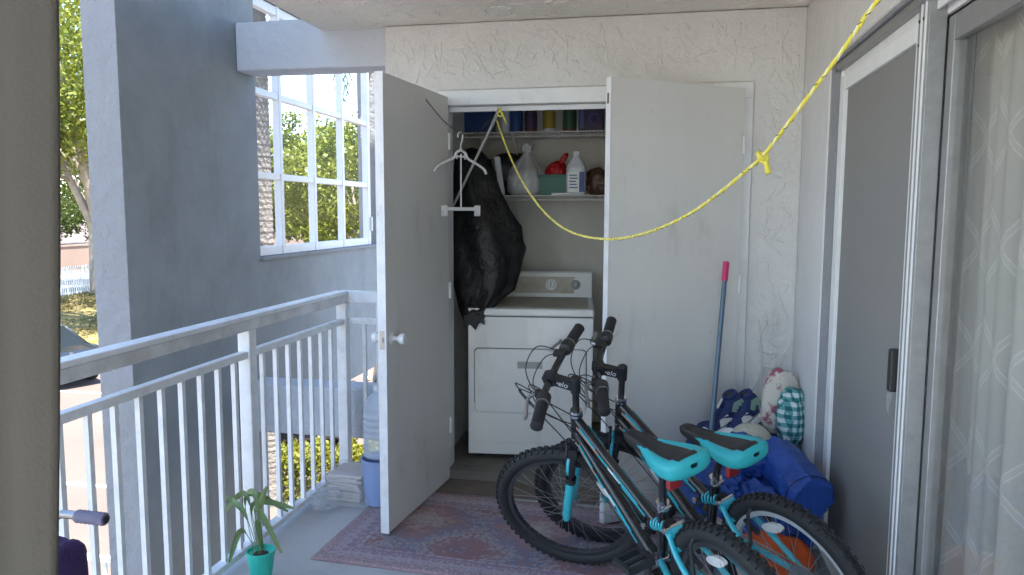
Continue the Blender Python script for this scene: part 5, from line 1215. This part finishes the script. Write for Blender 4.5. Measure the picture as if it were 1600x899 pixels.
for k in range(26):
    x, z = .20+rnd.uniform(-.03,.10), .33+rnd.uniform(-.09,.09); pm.blob((x,3.20+abs(x-.21)*.10,z), (rnd.uniform(.02,.045),.012,rnd.uniform(.012,.03)), rot3(0,rnd.uniform(0,180),0), .1, 2, k, 2, 3)
o = [x for x in bpy.data.objects if x.get('label','').startswith('blue bag with dark')][0]; pm.build('print', 'rope_dark', o, smooth=True)
# cream ball
bp_ = pz(1172,697,3.72); bl = thing('ball', 'cream white ball resting between the saddle and the sneakers', 'ball', (bp_.x,3.72,bp_.z-.12)); R_ = .115
m = MB(); m.blob((bp_.x,3.72,bp_.z), (2*R_,2*R_,2*R_), None, .012, 2, 4, 2.0, 14); m.build('body', 'cream', bl, smooth=True)
for axs in ((1,.2,.3),(.1,1,.4),(.3,-.2,1)): m = MB(); m.torus((bp_.x,3.72,bp_.z), R_+.0002, .0016, axs, 48, 5); m.build('seam', 'knob_grey', bl)
# sneakers
def sneaker(label, loc, rot):
    t = thing('sneaker', label, 'shoe', group='pair of sneakers'); t.location = loc; t.rotation_euler = tuple(R(a) for a in rot)
    St = [(0,.030,.03,.135),(.012,.034,.03,.145),(.05,.036,.03,.150),(.09,.037,.03,.140),(.12,.038,.03,.115),(.16,.041,.03,.092),(.20,.044,.03,.072),(.235,.043,.03,.060),(.265,.036,.03,.050),(.285,.018,.03,.042)]
    def rings(sc, a, b):
        out = []
        for x, hw, z0, z1 in St:
            ring = []
            for k in range(16):
                q = 6.2832*k/16; cy, cz = math.cos(q), math.sin(q); nar = 1-.28*max(0,cz)*(1 if x > .1 else .35)
                ring.append(Vector((x,hw*nar*math.copysign(abs(cy)**.7,cy)*sc,(z0+z1)/2+(z1-z0)/2*math.copysign(abs(cz)**.7,cz))))
            out.append(ring)
        return out[a:b]
    m = MB(); m.loft(rings(1,0,8)); up_ = m.build('upper', 'navy', t, smooth=True, auto=60); m = MB(); m.loft(rings(1.01,7,10)); m.build('toe_cap', 'shoe_white', t, smooth=True, auto=60)
    sole = lambda z, g: [Vector((.14+.152*g*math.copysign(abs(math.cos(q))**.75,math.cos(q)),.046*g*math.sin(q)*(1+.12*math.cos(q)),z)) for q in [6.2832*k/32 for k in range(32)]]
    m = MB(); m.loft([sole(0,.97),sole(.006,1),sole(.028,1),sole(.034,.96)]); m.build('sole', 'shoe_white', t, smooth=True, auto=40)
    m = MB(); m.torus((.046,0,.149), .030, .010, (.15,0,1), 24, 8, 1.3); m.build('collar', 'navy', up_, smooth=True); m = MB(); m.lathe([(.001,.004),(.026,.0),(.03,-.01)], (.046,0,.150), (.15,0,1), 20, cap=False); m.build('lining', 'rope_dark', up_)
    m = MB()
    for k in range(6): x = .105+.018*k; z = .132-.0125*k; m.tube([(x,-.022,z-.004),(x+.003,0,z+.006),(x,.022,z-.004)], .0035, 6)
    m.build('laces', 'navy', up_, smooth=True)
    m = MB(); m.obox((.115,0,.136), (.05,.016,.006), rot3(0,36)); m.build('tongue', 'shoe_white', up_, bevel=.002)
    for s in (-1,1):
        m = MB(); m.add([(.0,s*.0365,.06),(.06,s*.0395,.055),(.09,s*.0395,.085),(.06,s*.0375,.12),(.01,s*.036,.115)],[(0,1,2,3,4)]); o = m.build('side_panel', 'shoe_green', t); o.modifiers.new('solid','SOLIDIFY').thickness = .003
        m = MB(); m.add([(.10,s*.041,.045),(.18,s*.045,.045),(.17,s*.042,.078),(.12,s*.040,.085)],[(0,1,2,3)]); o = m.build('side_panel', 'shoe_white', t); o.modifiers.new('solid','SOLIDIFY').thickness = .003
        P = [(.035,.078),(.05,.060),(.075,.052),(.11,.062),(.175,.095),(.11,.073),(.08,.066),(.058,.072),(.045,.088)]
        m = MB(); m.add([(x,s*.0445,z) for x, z in P],[tuple(range(9))]); o = m.build('swoosh', 'navy', t); o.modifiers.new('solid','SOLIDIFY').thickness = .003
    return t
sa = pz(1178,640,3.86)
sneaker('navy and white high sneaker standing on the pile with its collar up', (sa.x-.03,3.88,sa.z-.035), (0,26,208)); sneaker('navy and green sneaker lying behind the other one at the wall cable', (sa.x+.045,3.91,sa.z-.045), (14,20,226))
sack('dark_sack', 'dark sack in the back corner carrying the sneakers', Vector((.42,3.92,.38)), (.50,.36,.24), None, 9, 'navy', .04, 3.5, .08)
# cushion and gingham cloth
cc = pz(1222,640,3.86)
cu = thing('cushion', 'white cushion with pink flowers standing in the corner', 'cushion', (cc.x,3.86,cc.z-.17)); m = MB(); m.blob((cc.x-.01,3.90,cc.z+.03), (.20,.10,.34), rot3(-8,10,15), .06, 2, 3, 2.2, 14, .05); m.build('body', 'floral', cu, smooth=True)
gc = thing('gingham_cloth', 'teal and white gingham cloth draped beside the flowered cushion', 'cloth', (cc.x+.05,3.82,cc.z-.18)); m = MB(); m.blob((cc.x+.04,3.82,cc.z-.02), (.15,.14,.30), rot3(-5,6,25), .10, 2.6, 6, 2.4, 14, .18); m.build('body', 'gingham', gc, smooth=True)
